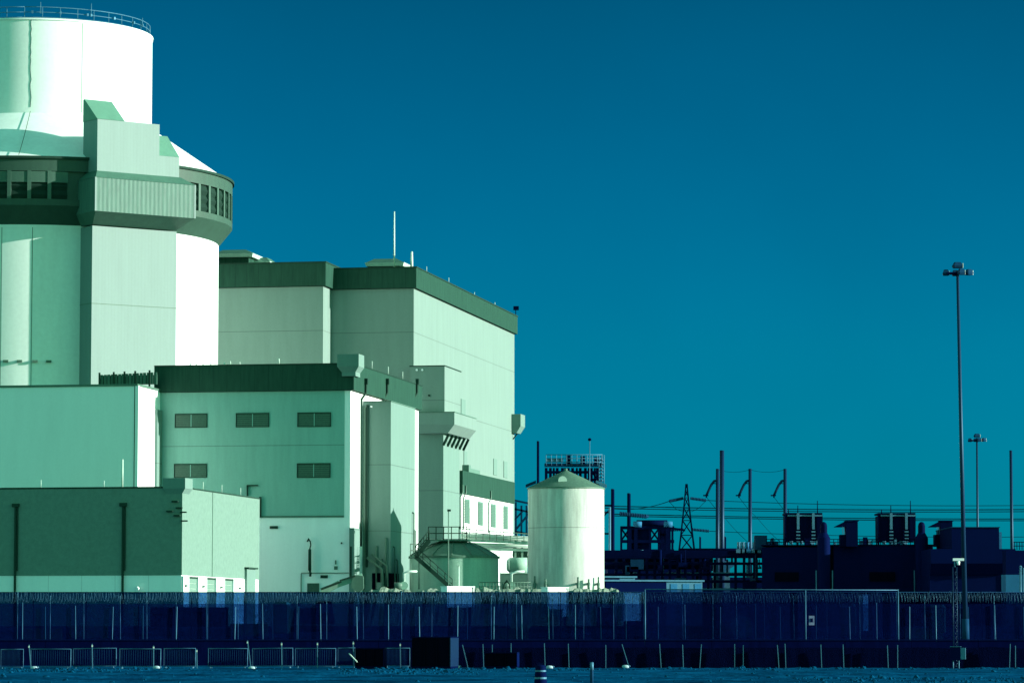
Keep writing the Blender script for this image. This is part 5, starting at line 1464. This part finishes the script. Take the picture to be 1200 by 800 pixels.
# ================================================================== pipework at the foot of the tower and tanks
for px, y0, y1 in ((441, 640, 690), (447, 655, 690), (452, 630, 690)):
    u = run_to(CF.p(0, tv0 - .25, 0), CF.u, px, 670); Yq = CF.p(u, tv0, 0).y
    MB().tube([CF.p(u, tv0 - .02, zat(Yq, y0)), CF.p(u, tv0 - .25, zat(Yq, y0 + 1.5)), CF.p(u, tv0 - .25, zat(Yq, y1))], .09, 8).build('pipe', M['green_steel'], tower)
for v_, y0 in ((tv0 + 1.2, 640), (tv0 + 2.6, 655), (tv1 - 1.5, 600), (tv1 - .8, 620)):
    Yq = CF.p(tu1, v_, 0).y
    MB().tube([CF.p(tu1 + .02, v_, zat(Yq, y0)), CF.p(tu1 + .22, v_, zat(Yq, y0 + 1.5)), CF.p(tu1 + .22, v_, GRADE)], .08, 8).build('pipe', M['green_steel'], tower)
for px, h in ((628, 2.0), (640, 1.3), (676, 1.7), (688, 1.2), (699, 1.8)):
    ph = math.asin((px - 663.5) / 46.5); c_ = Vector((T2.x + (R2 + .35) * math.sin(ph), T2.y - (R2 + .35) * math.cos(ph), z2(694)))
    MB().tube([c_ + Vector((0, .5, .9)), c_ + Vector((0, -.1, .9)), c_ + Vector((0, -.2, 0))], .13, 8).cyl(c_ + Vector((0, -.1, .9)), c_ + Vector((0, -.1, .9 + h * .4)), .1, .1, 8).build('nozzle', M['green_steel'], tk2)


def pump(px, Y, label):
    q = at(px, 691, Y); t = thing('pump_skid', label, 'pump', (q.x, Y, GRADE)); f_ = Frame(q.x, Y, 0); z0 = q.z
    MB().box(f_, -.9, .9, -.4, .4, GRADE - .3, z0).build('plinth', M['tank_low'], t)
    MB().cyl((q.x - .7, Y, z0 + .45), (q.x + .1, Y, z0 + .45), .34, .34, 14).build('motor', M['green_steel'], t)
    MB().cyl((q.x + .3, Y - .15, z0 + .45), (q.x + .3, Y + .2, z0 + .45), .42, .42, 14).build('casing', M['tank_low'], t)
    MB().tube([(q.x + .3, Y, z0 + .8), (q.x + .3, Y, z0 + 1.7), (q.x + .9, Y, z0 + 1.9), (q.x + 1.6, Y + .3, z0 + 1.9)], .12, 8).build('pipe', M['pale_steel'], t)
pump(470, 366, 'small pump skid between the stair tower opening and the domed tank')
pump(596, 368, 'small pump skid between the domed tank and the tall tank')
pr = thing('pipe_rail', 'low handrail and hose rack along the gravel berm below the domed tank', 'railing', at(600, 700, 322))
hm = MB()
for k in range(16): hm.cyl(at(562 + k * 4, 695, 322), at(562 + k * 4, 682, 322), .035, .035, 5)
for y in (682, 687): hm.tube([at(562, y, 322), at(622, y, 322)], .035, 6)
hm.build('handrail', M['green_steel'], pr)
MB().tube([at(590, 694, 321.6), at(591, 684, 321.6), at(594, 680, 321.6), at(597, 684, 321.6), at(598, 694, 321.6)], .07, 6).build('hose', M['dark_trim'], pr)
